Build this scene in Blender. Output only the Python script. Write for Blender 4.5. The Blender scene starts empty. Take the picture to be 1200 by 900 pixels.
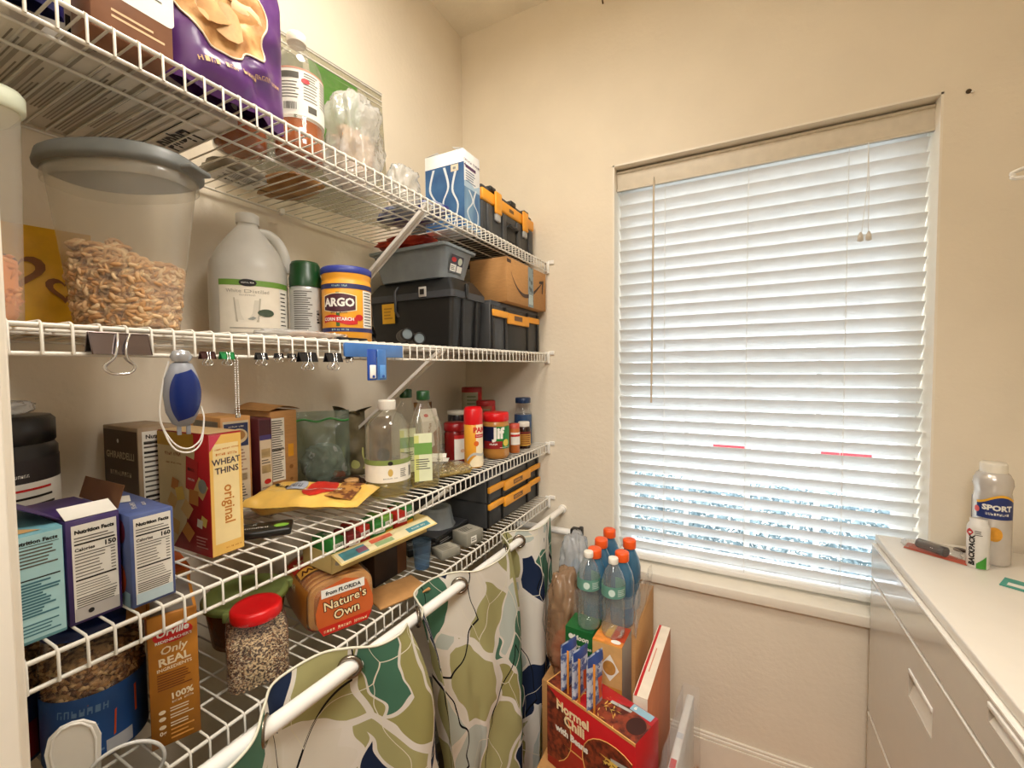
import bpy, bmesh, math, random
from math import sin, cos, pi, radians as R
from mathutils import Vector, Matrix
random.seed(7)
SC = bpy.context.scene
COL = SC.collection

# ------------------------------------------------------------ camera, exposure, world, lights
CAM = Vector((1.093, 0.0, 1.4595))
yaw, pitch, roll = .4777, .0399, -.0089
fwd = Vector((-sin(yaw)*cos(pitch), cos(yaw)*cos(pitch), -sin(pitch)))
rt = Vector((cos(yaw), sin(yaw), 0)); up = rt.cross(fwd)
rt2 = rt*cos(roll)+up*sin(roll); up2 = -rt*sin(roll)+up*cos(roll)
cd = bpy.data.cameras.new('camera'); cam = bpy.data.objects.new('camera', cd); COL.objects.link(cam)
m = Matrix((rt2, up2, -fwd)).transposed().to_4x4(); m.translation = CAM
cam.matrix_world = m
cd.sensor_fit = 'HORIZONTAL'; cd.sensor_width = 36; cd.lens = 504.38/1200*36
cd.clip_start = .01; cd.clip_end = 200
SC.camera = cam
SC.view_settings.view_transform = 'Standard'; SC.view_settings.look = 'None'
SC.view_settings.gamma = 1; SC.view_settings.use_curve_mapping = False
SC.view_settings.exposure = 0.0
SC.cycles.transparent_max_bounces = 24
SC.cycles.max_bounces = 10
SC.cycles.diffuse_bounces = 5
SC.cycles.sample_clamp_indirect = 6

SKY_STRENGTH = 4.4
W = bpy.data.worlds.new('sky'); SC.world = W; W.use_nodes = True
wn = W.node_tree.nodes; wl = W.node_tree.links; wn.clear()
wo = wn.new('ShaderNodeOutputWorld'); wb = wn.new('ShaderNodeBackground')
wg = wn.new('ShaderNodeTexCoord'); ws = wn.new('ShaderNodeSeparateXYZ'); wr = wn.new('ShaderNodeValToRGB')
wl.new(wg.outputs['Generated'], ws.inputs[0]); wl.new(ws.outputs['Z'], wr.inputs[0])
wr.color_ramp.elements[0].position = 0; wr.color_ramp.elements[0].color = (.95, .97, 1, 1)
wr.color_ramp.elements[1].position = .6; wr.color_ramp.elements[1].color = (.72, .86, 1, 1)
wl.new(wr.outputs[0], wb.inputs[0]); wb.inputs[1].default_value = SKY_STRENGTH
wl.new(wb.outputs[0], wo.inputs[0])

def area(name, loc, size, power, color, rot=(0, 0, 0), sy=None, spread=pi):
    l = bpy.data.lights.new(name, 'AREA'); l.energy = power; l.color = color; l.size = size
    if sy: l.shape = 'RECTANGLE'; l.size_y = sy
    l.spread = spread
    o = bpy.data.objects.new(name, l); COL.objects.link(o); o.location = loc; o.rotation_euler = rot
    return o
WARM = (1, .92, .81)
LAMP_X, LAMP_Y = .60, .56
area('ceiling_lamp_light', (LAMP_X, LAMP_Y, 2.80), .30, 13.2, WARM)
pl = area('passage_lamp_light', (1.15, -.62, 2.25), .45, 5.5, (1, .94, .87), spread=R(84))
pl.rotation_euler = (Vector((.75, 1.35, .45))-pl.location).to_track_quat('-Z', 'Y').to_euler()
FILL_AT = Vector((1.38, .36, 2.55)); FILL_TO = Vector((.12, .66, 1.15))
sl = area('added_fill_light', FILL_AT, .36, 7, (1, .94, .86), spread=R(130))  # added fill light, no known source; brightens the left shelves
sl.rotation_euler = (FILL_TO-FILL_AT).to_track_quat('-Z', 'Y').to_euler()
sun = bpy.data.lights.new('sun', 'SUN'); sun.energy = 4; sun.angle = R(1); sun.color = (1, .96, .88)
so = bpy.data.objects.new('sun', sun); COL.objects.link(so); so.rotation_euler = (R(38), 0, R(-120)); so.location = (3, 8, 6)

# ------------------------------------------------------------ helpers
def lin(h):
    if not isinstance(h, str): return (*h[:3], 1)
    c = [int(h[i:i+2], 16)/255 for i in (0, 2, 4)]
    return (*[x/12.92 if x <= .04045 else ((x+.055)/1.055)**2.4 for x in c], 1)
MATS = {}
def mat(name, col, rough=.5, metal=0, noise=.05, scale=30, bump=0, bscale=200, emit=0, sss=0, col2=None, spec=.5, coat=0, thresh=None, stretch=(1, 1, 1), transl=0):
    """procedural principled material: base colour broken up by noise, optional bump"""
    if name in MATS: return MATS[name]
    M = bpy.data.materials.new(name); M.use_nodes = True; n = M.node_tree.nodes; l = M.node_tree.links
    b = n['Principled BSDF']; b.inputs['Roughness'].default_value = rough; b.inputs['Metallic'].default_value = metal
    b.inputs['Specular IOR Level'].default_value = spec; b.inputs['Coat Weight'].default_value = coat
    c = lin(col)
    tc = n.new('ShaderNodeTexCoord'); mp = n.new('ShaderNodeMapping'); mp.inputs['Scale'].default_value = stretch
    l.new(tc.outputs['Object'], mp.inputs[0])
    nz = n.new('ShaderNodeTexNoise'); nz.inputs['Scale'].default_value = scale; nz.inputs['Detail'].default_value = 4
    l.new(mp.outputs[0], nz.inputs['Vector'])
    cr = n.new('ShaderNodeValToRGB'); l.new(nz.outputs['Fac'], cr.inputs[0])
    e = cr.color_ramp.elements
    if col2: d = lin(col2); a = c
    else: a = tuple(min(1, x*(1+noise)) for x in c[:3])+(1,); d = tuple(x*(1-noise) for x in c[:3])+(1,)
    t = thresh or (.3, .7)
    e[0].position = t[0]; e[0].color = d; e[1].position = t[1]; e[1].color = a
    l.new(cr.outputs[0], b.inputs['Base Color'])
    if bump:
        n2 = n.new('ShaderNodeTexNoise'); n2.inputs['Scale'].default_value = bscale; n2.inputs['Detail'].default_value = 6
        l.new(mp.outputs[0], n2.inputs['Vector'])
        bp = n.new('ShaderNodeBump'); bp.inputs['Strength'].default_value = bump; bp.inputs['Distance'].default_value = .004
        l.new(n2.outputs['Fac'], bp.inputs['Height']); l.new(bp.outputs[0], b.inputs['Normal'])
    if emit:
        b.inputs['Emission Color'].default_value = c; b.inputs['Emission Strength'].default_value = emit
    if transl:
        tr = n.new('ShaderNodeBsdfTranslucent'); l.new(cr.outputs[0], tr.inputs[0])
        mx = n.new('ShaderNodeMixShader'); mx.inputs[0].default_value = transl
        l.new(b.outputs[0], mx.inputs[1]); l.new(tr.outputs[0], mx.inputs[2])
        l.new(mx.outputs[0], n['Material Output'].inputs[0])
    MATS[name] = M; return M
def clear(name, tint='ffffff', body=.12, rough=.08, milky='f0f0ea', gloss=.9, bump=0):
    """thin see-through plastic: tinted transparency, a little milky body, fresnel gloss"""
    if name in MATS: return MATS[name]
    M = bpy.data.materials.new(name); M.use_nodes = True; n = M.node_tree.nodes; l = M.node_tree.links
    n.remove(n['Principled BSDF'])
    t = n.new('ShaderNodeBsdfTransparent'); t.inputs[0].default_value = lin(tint)
    d = n.new('ShaderNodeBsdfDiffuse'); d.inputs[0].default_value = lin(milky)
    tl = n.new('ShaderNodeBsdfTranslucent'); tl.inputs[0].default_value = lin(milky)
    dm = n.new('ShaderNodeMixShader'); dm.inputs[0].default_value = .4; l.new(d.outputs[0], dm.inputs[1]); l.new(tl.outputs[0], dm.inputs[2])
    mx = n.new('ShaderNodeMixShader')
    nz = n.new('ShaderNodeTexNoise'); nz.inputs['Scale'].default_value = 25
    tc = n.new('ShaderNodeTexCoord'); l.new(tc.outputs['Object'], nz.inputs['Vector'])
    mr = n.new('ShaderNodeMapRange'); mr.inputs[3].default_value = body*.8; mr.inputs[4].default_value = body*1.2
    l.new(nz.outputs['Fac'], mr.inputs[0]); l.new(mr.outputs[0], mx.inputs[0])
    l.new(t.outputs[0], mx.inputs[1]); l.new(dm.outputs[0], mx.inputs[2])
    g = n.new('ShaderNodeBsdfGlossy'); g.inputs['Roughness'].default_value = rough
    fr = n.new('ShaderNodeLayerWeight')
    pw = n.new('ShaderNodeMath'); pw.operation = 'POWER'; pw.inputs[1].default_value = 4; l.new(fr.outputs['Facing'], pw.inputs[0])
    ad = n.new('ShaderNodeMath'); ad.operation = 'MULTIPLY_ADD'; ad.inputs[1].default_value = .7; ad.inputs[2].default_value = .045; l.new(pw.outputs[0], ad.inputs[0])
    mu = n.new('ShaderNodeMath'); mu.operation = 'MULTIPLY'; mu.inputs[1].default_value = gloss; l.new(ad.outputs[0], mu.inputs[0])
    m2 = n.new('ShaderNodeMixShader'); l.new(mu.outputs[0], m2.inputs[0]); l.new(mx.outputs[0], m2.inputs[1]); l.new(g.outputs[0], m2.inputs[2])
    if bump:
        n2 = n.new('ShaderNodeTexNoise'); n2.inputs['Scale'].default_value = 22; n2.inputs['Detail'].default_value = 3; l.new(tc.outputs['Object'], n2.inputs['Vector'])
        bp = n.new('ShaderNodeBump'); bp.inputs['Strength'].default_value = bump; bp.inputs['Distance'].default_value = .02
        l.new(n2.outputs['Fac'], bp.inputs['Height']); l.new(bp.outputs[0], g.inputs['Normal']); l.new(bp.outputs[0], d.inputs['Normal']); l.new(bp.outputs[0], fr.inputs['Normal'])
    l.new(m2.outputs[0], n['Material Output'].inputs[0])
    MATS[name] = M; return M

class Plane:            # a flat face to print on: u right, v up
    def __init__(s, o, U, V):
        s.o = Vector(o); s.U = Vector(U).normalized(); s.V = Vector(V).normalized(); s.N = s.U.cross(s.V)
    def p(s, u, v, l=0): return s.o+s.U*u+s.V*v+s.N*l
    seg = 1e9
class Cyl:              # a round face to print on: u is arc length round from the middle of the front
    def __init__(s, r, a=0, c=(0, 0), r2=None, z0=0, z1=1, z=0):
        s.r = r; s.a = R(a)-pi/2; s.c = c; s.r2 = r if r2 is None else r2; s.z0 = z0; s.z1 = z1; s.z = z
    def p(s, u, v, l=0):
        z = v+s.z; t = min(1, max(0, (z-s.z0)/(s.z1-s.z0))); r = s.r+(s.r2-s.r)*t; a = s.a+u/s.r
        return Vector((s.c[0]+(r+l)*cos(a), s.c[1]+(r+l)*sin(a), z))
    seg = .006
class Fn:
    def __init__(s, f, seg=.02): s.f = f; s.seg = seg
    def p(s, u, v, l=0): return Vector(s.f(u, v, l))

ILLEGIBLE = set('MORSELS|semi-sweet|organic|X|TORTILLAS|BAR|NUTS|Juice|VARIETY PACK|facial tissue|GREAT SNACK|CRISP|baked|SKILLET MEAL|CASSEROLE|MUSCLE BUILDING BLEND|GOLD|MARKET|CEREAL|OLIVE|POP|GRAHAMS|PRIME|avocado oil|crunchy|PROTEIN|with sea salt|baked pita|NET WT 8.5 OZ|NET WT 35 OZ|GLUTEN FREE|PURE & NATURAL|VINEGAR|GRANOLA|CREAMY|CANS|chocolate|WHOLE GRAIN|6-6|100% whole grain|SUNSCREEN|100% Whole Wheat|ORIGINAL'.split('|'))
TXT = {}
def textmesh(t, bold):
    k = (t, bold)
    if k not in TXT:
        c = bpy.data.curves.new('t', 'FONT'); c.body = t; c.size = 1; c.resolution_u = 2; c.align_x = 'CENTER'; c.align_y = 'CENTER'; c.offset = bold
        o = bpy.data.objects.new('t', c); COL.objects.link(o)
        bpy.context.view_layer.update()
        me = o.evaluated_get(bpy.context.evaluated_depsgraph_get()).to_mesh()
        TXT[k] = ([tuple(v.co[:2]) for v in me.vertices], [tuple(p.vertices) for p in me.polygons])
        bpy.data.objects.remove(o); bpy.data.curves.remove(c)
    return TXT[k]

class MB:
    def __init__(s): s.v = []; s.f = []; s.m = []; s.sm = []; s.mats = []; s.uv = None
    def mi(s, m):
        if m not in s.mats: s.mats.append(m)
        return s.mats.index(m)
    def add(s, vs, fs, m, smooth=False):
        b = len(s.v); k = s.mi(m); s.v += [tuple(v) for v in vs]
        for f in fs: s.f.append(tuple(b+i for i in f)); s.m.append(k); s.sm.append(smooth)
        return s
    def box(s, x0, x1, y0, y1, z0, z1, m, bev=0, M=None, seg=2):
        bm = bmesh.new(); bmesh.ops.create_cube(bm, size=1)
        for v in bm.verts: v.co = Vector((x0+(v.co.x+.5)*(x1-x0), y0+(v.co.y+.5)*(y1-y0), z0+(v.co.z+.5)*(z1-z0)))
        if bev: bmesh.ops.bevel(bm, geom=bm.edges[:], offset=bev, segments=seg, affect='EDGES', profile=.5)
        if M: bmesh.ops.transform(bm, matrix=M, verts=bm.verts)
        bm.verts.index_update()
        s.add([v.co.copy() for v in bm.verts], [[v.index for v in f.verts] for f in bm.faces], m, bool(bev)); bm.free(); return s
    def taper(s, w0, d0, w1, d1, z0, z1, m, c=(0, 0), r=.01, n=4, cap0=True, cap1=True, wall=None):
        """rounded-rectangle loft"""
        def ring(w, d, z, rr):
            o = []
            for k, (sx, sy) in enumerate(((1, -1), (1, 1), (-1, 1), (-1, -1))):
                for i in range(n+1):
                    a = -pi/2+k*pi/2+i*pi/2/n
                    o.append((c[0]+sx*(w/2-rr)+rr*cos(a), c[1]+sy*(d/2-rr)+rr*sin(a), z))
            return o
        A = ring(w0, d0, z0, r); B = ring(w1, d1, z1, r); N = len(A)
        fs = [(i, (i+1) % N, N+(i+1) % N, N+i) for i in range(N)]
        s.add(A+B, fs, m, True)
        if cap0: s.add(A, [tuple(reversed(range(N)))], m)
        if cap1: s.add(B, [tuple(range(N))], m)
        return s
    def lathe(s, prof, m, n=32, c=(0, 0), sq=2, sx=1, sy=1, cap0=True, cap1=True, rib=0, ribn=24, rot=0):
        vs = []
        for r, z in [q[:2] for q in prof]:
            for i in range(n):
                a = 2*pi*i/n; ca, sa = cos(a), sin(a)
                x = math.copysign(abs(ca)**(2/sq), ca)*r*sx; y = math.copysign(abs(sa)**(2/sq), sa)*r*sy
                if rib: k = 1+rib*(.5+.5*cos(a*ribn)); x *= k; y *= k
                if rot: x, y = x*cos(rot)-y*sin(rot), x*sin(rot)+y*cos(rot)
                vs.append((c[0]+x, c[1]+y, z))
        fs = []
        for j in range(len(prof)-1):
            for i in range(n):
                fs.append((j*n+i, j*n+(i+1) % n, (j+1)*n+(i+1) % n, (j+1)*n+i))
        s.add(vs, fs, m, True)
        if cap0 and prof[0][0] > 1e-5: s.add(vs[:n], [tuple(reversed(range(n)))], m)
        if cap1 and prof[-1][0] > 1e-5: s.add(vs[-n:], [tuple(range(n))], m)
        return s
    def tube(s, pts, r, m, n=8, closed=False):
        P = [Vector(p) for p in pts]; N = len(P); vs = []; prev = None
        for i, p in enumerate(P):
            a = P[(i-1) % N] if (closed or i > 0) else p; b = P[(i+1) % N] if (closed or i < N-1) else p
            t = (b-a).normalized()
            if prev is None:
                u = t.cross(Vector((0, 0, 1)));
                if u.length < .1: u = t.cross(Vector((0, 1, 0)))
            else: u = prev-t*prev.dot(t)
            u.normalize(); prev = u; w = t.cross(u)
            rr = r[i] if isinstance(r, (list, tuple)) else r
            for k in range(n):
                q = 2*pi*k/n; vs.append(p+u*cos(q)*rr+w*sin(q)*rr)
        fs = []
        for i in range(N if closed else N-1):
            for k in range(n):
                fs.append((i*n+k, i*n+(k+1) % n, ((i+1) % N)*n+(k+1) % n, ((i+1) % N)*n+k))
        s.add(vs, [tuple(reversed(f)) for f in fs], m, True)
        if not closed: s.add(vs[:n], [tuple(range(n))], m); s.add(vs[-n:], [tuple(reversed(range(n)))], m)
        return s
    def grid(s, fn, nu, nv, m, closedu=False, skip=None, smooth=True):
        vs = [fn(i/nu, j/nv) for j in range(nv+1) for i in range(nu+1)]
        fs = []
        for j in range(nv):
            for i in range(nu):
                if skip and skip((i+.5)/nu, (j+.5)/nv): continue
                a = j*(nu+1)+i; fs.append((a, a+1, a+nu+2, a+nu+1))
        return s.add(vs, fs, m, smooth)
    def rect(s, S, u0, v0, u1, v1, m, l=.0004):
        nu = max(1, math.ceil(abs(u1-u0)/S.seg)); nv = max(1, math.ceil(abs(v1-v0)/(S.seg*(3 if isinstance(S, Cyl) else 1))))
        if isinstance(S, Cyl): nu = max(nu, 2)
        return s.grid(lambda a, b: S.p(u0+(u1-u0)*a, v0+(v1-v0)*b, l), nu, nv, m)
    def poly(s, S, pts, m, l=.0005):
        return s.add([S.p(u, v, l) for u, v in pts], [tuple(range(len(pts)))], m)
    def ell(s, S, u, v, ru, rv, m, l=.0006, n=24):
        pts = [(u, v)]+[(u+ru*cos(2*pi*i/n), v+rv*sin(2*pi*i/n)) for i in range(n)]
        return s.add([S.p(a, b, l) for a, b in pts], [(0, i+1, (i+1) % n+1) for i in range(n)], m)
    def text(s, S, t, u, v, size, m, l=.0009, rot=0, sx=1, bold=.02, shear=0):
        if t in ILLEGIBLE: return s.strokes(S, t, u, v, size, m, l, rot)
        vs, fs = textmesh(t, bold); c, q = cos(R(rot)), sin(R(rot)); o = []
        for x, y in vs:
            x = (x+y*shear)*size*sx; y = y*size
            o.append(S.p(u+x*c-y*q, v+x*q+y*c, l))
        return s.add(o, fs, m)
    def strokes(s, S, t, u, v, size, m, l, rot):
        """unreadable lettering: small marks the size of letters"""
        c, q = cos(R(rot)), sin(R(rot)); n = len(t); w = size*.52; r = random.Random(n*7+ord(t[0]))
        for i, ch in enumerate(t):
            if ch == ' ': continue
            x = (i-(n-1)/2)*w; h = size*(.66 if ch.isupper() else .48)
            for a0, a1, b0, b1 in ((-.36, -.20, -.5, .5), (-.36, .30, r.choice((-.5, -.06, .34)), r.choice((-.5, -.06, .34))+.16), (.16, .32, -.5, r.choice((.0, .5)))):
                if b1 <= b0: b1 = b0+.16
                P = [(x+a0*w, b0*h), (x+a1*w, b0*h), (x+a1*w, b1*h), (x+a0*w, b1*h)]
                s.add([S.p(u+X*c-Y*q, v+X*q+Y*c, l) for X, Y in P], [(0, 1, 2, 3)], m)
        return s
    def lines(s, S, u0, v0, u1, v1, n, m, l=.0008, h=.4, rag=.3, seed=1):
        r = random.Random(seed); st = (v1-v0)/n
        for i in range(n):
            e = u1-(u1-u0)*rag*r.random(); v = v0+st*(i+.5)
            s.rect(S, u0, v-st*h/2, e, v+st*h/2, m, l)
        return s
    def nutrition(s, S, u0, v0, u1, v1, cal, back='white', l=.0006, top=.86):
        w = u1-u0; h = v1-v0; K = INK; m = w*.05
        s.rect(S, u0, v0, u1, v1, P_WHITE if back == 'white' else back, l)
        y = v1-h*.075
        s.text(S, 'Nutrition Facts', (u0+u1)/2, y, w*.150, K, l+.0004, bold=.055, sx=.95)
        s.lines(S, u0+m, y-h*.105, u1-m, y-h*.045, 2, GREY_INK, l+.0004, .35, .2)
        s.rect(S, u0+m, y-h*.135, u1-m, y-h*.118, K, l+.0004)
        s.text(S, 'Calories', u0+w*.27, y-h*.185, w*.13, K, l+.0004, bold=.03)
        s.text(S, cal, u1-w*.17, y-h*.18, w*.19, K, l+.0004, bold=.04)
        s.rect(S, u0+m, y-h*.232, u1-m, y-h*.224, K, l+.0004)
        s.lines(S, u0+m, y-h*.48, u0+w*.72, y-h*.24, 7, GREY_INK, l+.0004, .28, .35, 3)
        s.lines(S, u1-w*.16, y-h*.48, u1-m, y-h*.24, 7, GREY_INK, l+.0004, .3, .1, 4)
        s.rect(S, u0+m, y-h*.51, u1-m, y-h*.493, K, l+.0004)
        s.lines(S, u0+m, y-h*.64, u1-m, y-h*.53, 4, GREY_INK, l+.0004, .25, .25, 5)
        s.rect(S, u0+m, y-h*.66, u1-m, y-h*.653, K, l+.0004)
        s.lines(S, u0+m, y-h*.80, u1-m, y-h*.68, 5, GREY_INK, l+.0004, .45, .1, 6)
        return s
    def barcode(s, S, u0, v0, u1, v1, l=.0006, seed=2):
        s.rect(S, u0, v0, u1, v1, P_WHITE, l); r = random.Random(seed); u = u0+(u1-u0)*.08
        while u < u1-(u1-u0)*.1:
            w = (u1-u0)*r.choice((.02, .03, .05)); s.rect(S, u, v0+(v1-v0)*.12, u+w, v1-(v1-v0)*.08, INK, l+.0004); u += w+(u1-u0)*r.choice((.025, .04))
        return s
    def build(s, name, parent=None, loc=None, rot=None):
        me = bpy.data.meshes.new(name); me.from_pydata(s.v, [], s.f); me.update()
        for mm in s.mats: me.materials.append(mm)
        me.polygons.foreach_set('material_index', s.m); me.polygons.foreach_set('use_smooth', s.sm)
        if s.uv is not None:
            ul = me.uv_layers.new(name='pattern')
            for lp in me.loops: ul.data[lp.index].uv = s.uv[lp.vertex_index] if lp.vertex_index < len(s.uv) else (0, 0)
        o = bpy.data.objects.new(name, me); COL.objects.link(o)
        if parent: o.parent = parent
        if loc is not None: o.location = loc
        if rot is not None: o.rotation_euler = rot
        me.update()
        return o
def tag(o, label, cat, group=None, kind=None):
    o['label'] = label; o['category'] = cat
    if group: o['group'] = group
    if kind: o['kind'] = kind
    return o
def T(name, loc, rz, label, cat, group=None, rot=None):
    o = bpy.data.objects.new(name, None); COL.objects.link(o); o.empty_display_size = .03
    o.location = loc; o.rotation_euler = rot if rot else (0, 0, R(rz)); return tag(o, label, cat, group)
def struct(name, mb, **k):
    o = mb.build(name, **k); o['kind'] = 'structure'; return o
def hash2(a, b, c=0):
    x = sin(a*12.9898+b*78.233+c*37.719)*43758.5453; return x-math.floor(x)
def vn(x, y, s=0):
    i, j = math.floor(x), math.floor(y); f, g = x-i, y-j; f = f*f*(3-2*f); g = g*g*(3-2*g)
    return (hash2(i, j, s)*(1-f)+hash2(i+1, j, s)*f)*(1-g)+(hash2(i, j+1, s)*(1-f)+hash2(i+1, j+1, s)*f)*g
def front(w, d, h): return Plane((-w/2, -d/2, 0), (1, 0, 0), (0, 0, 1))
def left(w, d, h): return Plane((-w/2, d/2, 0), (0, -1, 0), (0, 0, 1))
def right(w, d, h): return Plane((w/2, -d/2, 0), (0, 1, 0), (0, 0, 1))
def top(w, d, h): return Plane((-w/2, -d/2, h), (1, 0, 0), (0, 1, 0))
def under(w, d, h): return Plane((w/2, -d/2, 0), (-1, 0, 0), (0, 1, 0))
def smooth_path(P, n=12, closed=False):
    P = [Vector(p) for p in P]; o = []; N = len(P)
    for i in range(N if closed else N-1):
        g = (lambda k: P[k % N]) if closed else (lambda k: P[min(max(k, 0), N-1)])
        a, b, c, d = g(i-1), g(i), g(i+1), g(i+2)
        for j in range(n):
            t = j/n; o.append(.5*((2*b)+(c-a)*t+(2*a-5*b+4*c-d)*t*t+(3*b-3*c+d-a)*t**3))
    if not closed: o.append(P[-1])
    return o

# ------------------------------------------------------------ common materials
P_WHITE = mat('white_print', 'e9e6dc', .6); INK = mat('black_print', '15130f', .6); GREY_INK = mat('fine_print', '57534b', .7)
WALL = mat('wall_paint', 'e8ddc9', .75, noise=.025, scale=6, bump=.25, bscale=60)
CEIL = mat('ceiling_paint', 'f0e8d6', .8, noise=.03, scale=8, bump=.3, bscale=70)
TRIM = mat('trim_paint', 'ece4d4', .4, noise=.02)
FLOOR = mat('floor_wood', 'c08a55', .5, noise=.15, scale=12, stretch=(1, .1, 1), bump=.1)
WIRE = mat('white_coated_wire', 'dcd7cb', .35, noise=.02)
BLACK = mat('black_plastic', '141414', .45, noise=.2, scale=60)
CHAR = mat('charcoal_plastic', '3a3c40', .45, noise=.1, scale=60)
YEL = mat('yellow_plastic', 'f0a32a', .45)
KRAFT = mat('kraft_cardboard', 'b5854f', .8, noise=.08, scale=50, stretch=(1, 1, 6))
KRAFT_IN = mat('dark_cardboard', '6b4526', .85, noise=.1)
CHROME = mat('chrome', 'd8d8d8', .18, metal=1, noise=.02)
WHITE = mat('white_plastic', 'eeebe4', .35, noise=.02)
RED = mat('red_plastic', 'd3151a', .3); REDP = mat('red_print', 'c01d1d', .5)
GREENP = mat('green_print', '6f9a3e', .5); DGREEN = mat('dark_green_plastic', '12401c', .35)
CLEAR = clear('clear_plastic', body=.06); MILKY = clear('milky_plastic', 'f8f6f0', .24, .2, 'f4f2ea', .7)
BAGC = clear('clear_film', 'f6f6f4', .42, .12, 'f4f4f2', 1, bump=.8)
D = .4064
Z1, Z2, Z3, Z4 = 1.8785, 1.5108, 1.1377, .9111
K1, K2, K3, K4 = [z+.0065 for z in (Z1, Z2, Z3, Z4)]
YB = 1.651; XR = 1.95; HC = 2.92; YF = .12
WX0, WX1, WZ0, WZ1 = .6754, 1.6033, .690, 2.2155

# ------------------------------------------------------------ room shell
struct('floor', MB().box(-.12, XR+.12, -1.3, YB, -.05, 0, FLOOR))
struct('ceiling', MB().box(-.12, XR+.12, -1.3, YB+.17, HC, HC+.05, CEIL))
struct('wall_left', MB().box(-.12, 0, YF-.2, YB+.14, 0, HC, WALL))
struct('wall_right', MB().box(XR, XR+.12, YF-.2, YB+.14, 0, HC, WALL))
b = MB()
b.box(0, WX0, YB, YB+.17, 0, HC, WALL); b.box(WX1, XR, YB, YB+.17, 0, HC, WALL)
b.box(WX0, WX1, YB, YB+.17, 0, .654, WALL); b.box(WX0, WX1, YB, YB+.17, WZ1, HC, WALL)
struct('wall_back', b)
DX0, DX1 = .575, 1.50
b = MB(); b.box(0, DX0-.02, YF-.2, YF, 0, HC, WALL); b.box(DX1+.02, XR, YF-.2, YF, 0, HC, WALL); b.box(DX0-.02, DX1+.02, YF-.2, YF, 2.12, HC, WALL)
struct('wall_front', b)
b = MB()   # door jamb with the stepped stop the lens sees edge-on
for x0, sgn in ((DX0, 1), (DX1, -1)):
    for w, ya, yb2 in ((.0, -.08, YF+.002), (.006, -.02, YF-.004), (.010, .01, .035), (.009, .055, .10)):
        xa, xb = sorted((x0-sgn*.02, x0+sgn*w)); b.box(xa, xb, ya, yb2, 0, 2.12, TRIM, .002)
b.box(DX0, DX1, -.08, YF, 2.10, 2.12, TRIM)
struct('trim_1', b)
b = MB()   # passage behind the doorway
b.box(-.12, 0, -1.3, YF-.2, 0, HC, WALL); b.box(XR, XR+.12, -1.3, YF-.2, 0, HC, WALL); b.box(-.12, XR+.12, -1.35, -1.3, 0, HC, WALL)
struct('wall_passage', b)
def baseb(x0, x1, y0, y1, along):
    b = MB(); b.box(x0, x1, y0, y1, 0, .118, TRIM)
    if along == 'x': b.box(x0, x1, y0+.004, y1, .118, .132, TRIM, .003); b.box(x0, x1, y0+.007, y1, .132, .142, TRIM, .002)
    else: b.box(x0, x1-.004, y0, y1, .118, .132, TRIM, .003); b.box(x0, x1-.007, y0, y1, .132, .142, TRIM, .002)
    return b
struct('baseboard_back', baseb(0, XR, YB-.015, YB, 'x'))
struct('baseboard_left', baseb(0, .015, YF, YB-.016, 'y'))
b = MB()   # white lined reveal of the window and the ledge under it
b.box(WX0, WX0+.006, YB-.001, YB+.17, .69, WZ1, TRIM); b.box(WX1-.006, WX1, YB-.001, YB+.17, .69, WZ1, TRIM)
b.box(WX0, WX1, YB-.001, YB+.17, WZ1-.006, WZ1, TRIM)
b.box(WX0-.012, WX1+.012, YB-.022, YB+.17, .654, .690, TRIM, .004)
struct('trim_2', b)
# window: frame, sash bars, glass
GLASS = clear('window_glass', 'fdfeff', .0, .02, 'ffffff', .5)
w = bpy.data.objects.new('window_1', None); COL.objects.link(w); w['kind'] = 'structure'; w.location = ((WX0+WX1)/2, YB+.135, .69)
FR = mat('white_vinyl', 'e8e8e8', .4)
hw = (WX1-WX0)/2-.006; hh = WZ1-.69-.006
b = MB()
b.box(-hw, -hw+.045, -.02, .03, 0, hh, FR, .003); b.box(hw-.045, hw, -.02, .03, 0, hh, FR, .003)
b.box(-hw+.045, hw-.045, -.02, .03, 0, .05, FR, .003); b.box(-hw+.045, hw-.045, -.02, .03, hh-.045, hh, FR, .003)
b.build('window_frame', w)
MB().box(-hw+.045, hw-.045, -.015, .02, hh*.5-.02, hh*.5+.02, FR, .003).build('meeting_rail', w)
b = MB()
for k in (-1, 0, 1): b.box(k*.21-.008, k*.21+.008, -.004, .008, .05, hh-.045, FR)
b.build('muntin', w)
MB().box(-hw+.045, hw-.045, .009, .013, .05, hh-.045, GLASS).build('pane', w)

# ------------------------------------------------------------ outside, seen between the slats
ground = MB().box(-25, 25, 1.9, 40, -.5, -.4, mat('pale_concrete', 'c9c6bd', .9, noise=.1, scale=3)); struct('ground', ground)
HEDGE = mat('hedge_leaves', 'a3b3b4', .8, col2='4f646a', scale=9)
def hedge(x0, x1, y, z, r):
    b = MB(); rr = random.Random(int(x0*10)); vs = []; fs = []
    for i in range(9000):
        px = rr.uniform(x0, x1); a = rr.uniform(-.3, pi+.3); q = r*rr.uniform(.65, 1.05)*(1+.15*sin(px*5)); c = Vector((px, y-cos(a)*q*.8, -.4+z+sin(a)*q*.9))
        if rr.random() < .35: c.z = rr.uniform(-.38, -.4+z)
        s = rr.uniform(.02, .045); d = Vector((rr.gauss(0, 1), rr.gauss(0, 1), rr.gauss(0, 1))).normalized(); e = d.orthogonal().normalized(); k = len(vs)
        vs += [c-d*s, c+e*s*.4, c+d*s, c-e*s*.4]; fs.append((k, k+1, k+2, k+3))
    b.add(vs, fs, HEDGE); return b
tag(hedge(-.5, 3.4, 4.6, .35, .42).build('hedge'), 'leafy shrub growing outside below the window', 'shrub')
HP = mat('house_siding', 'd9dadb', .8)
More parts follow.
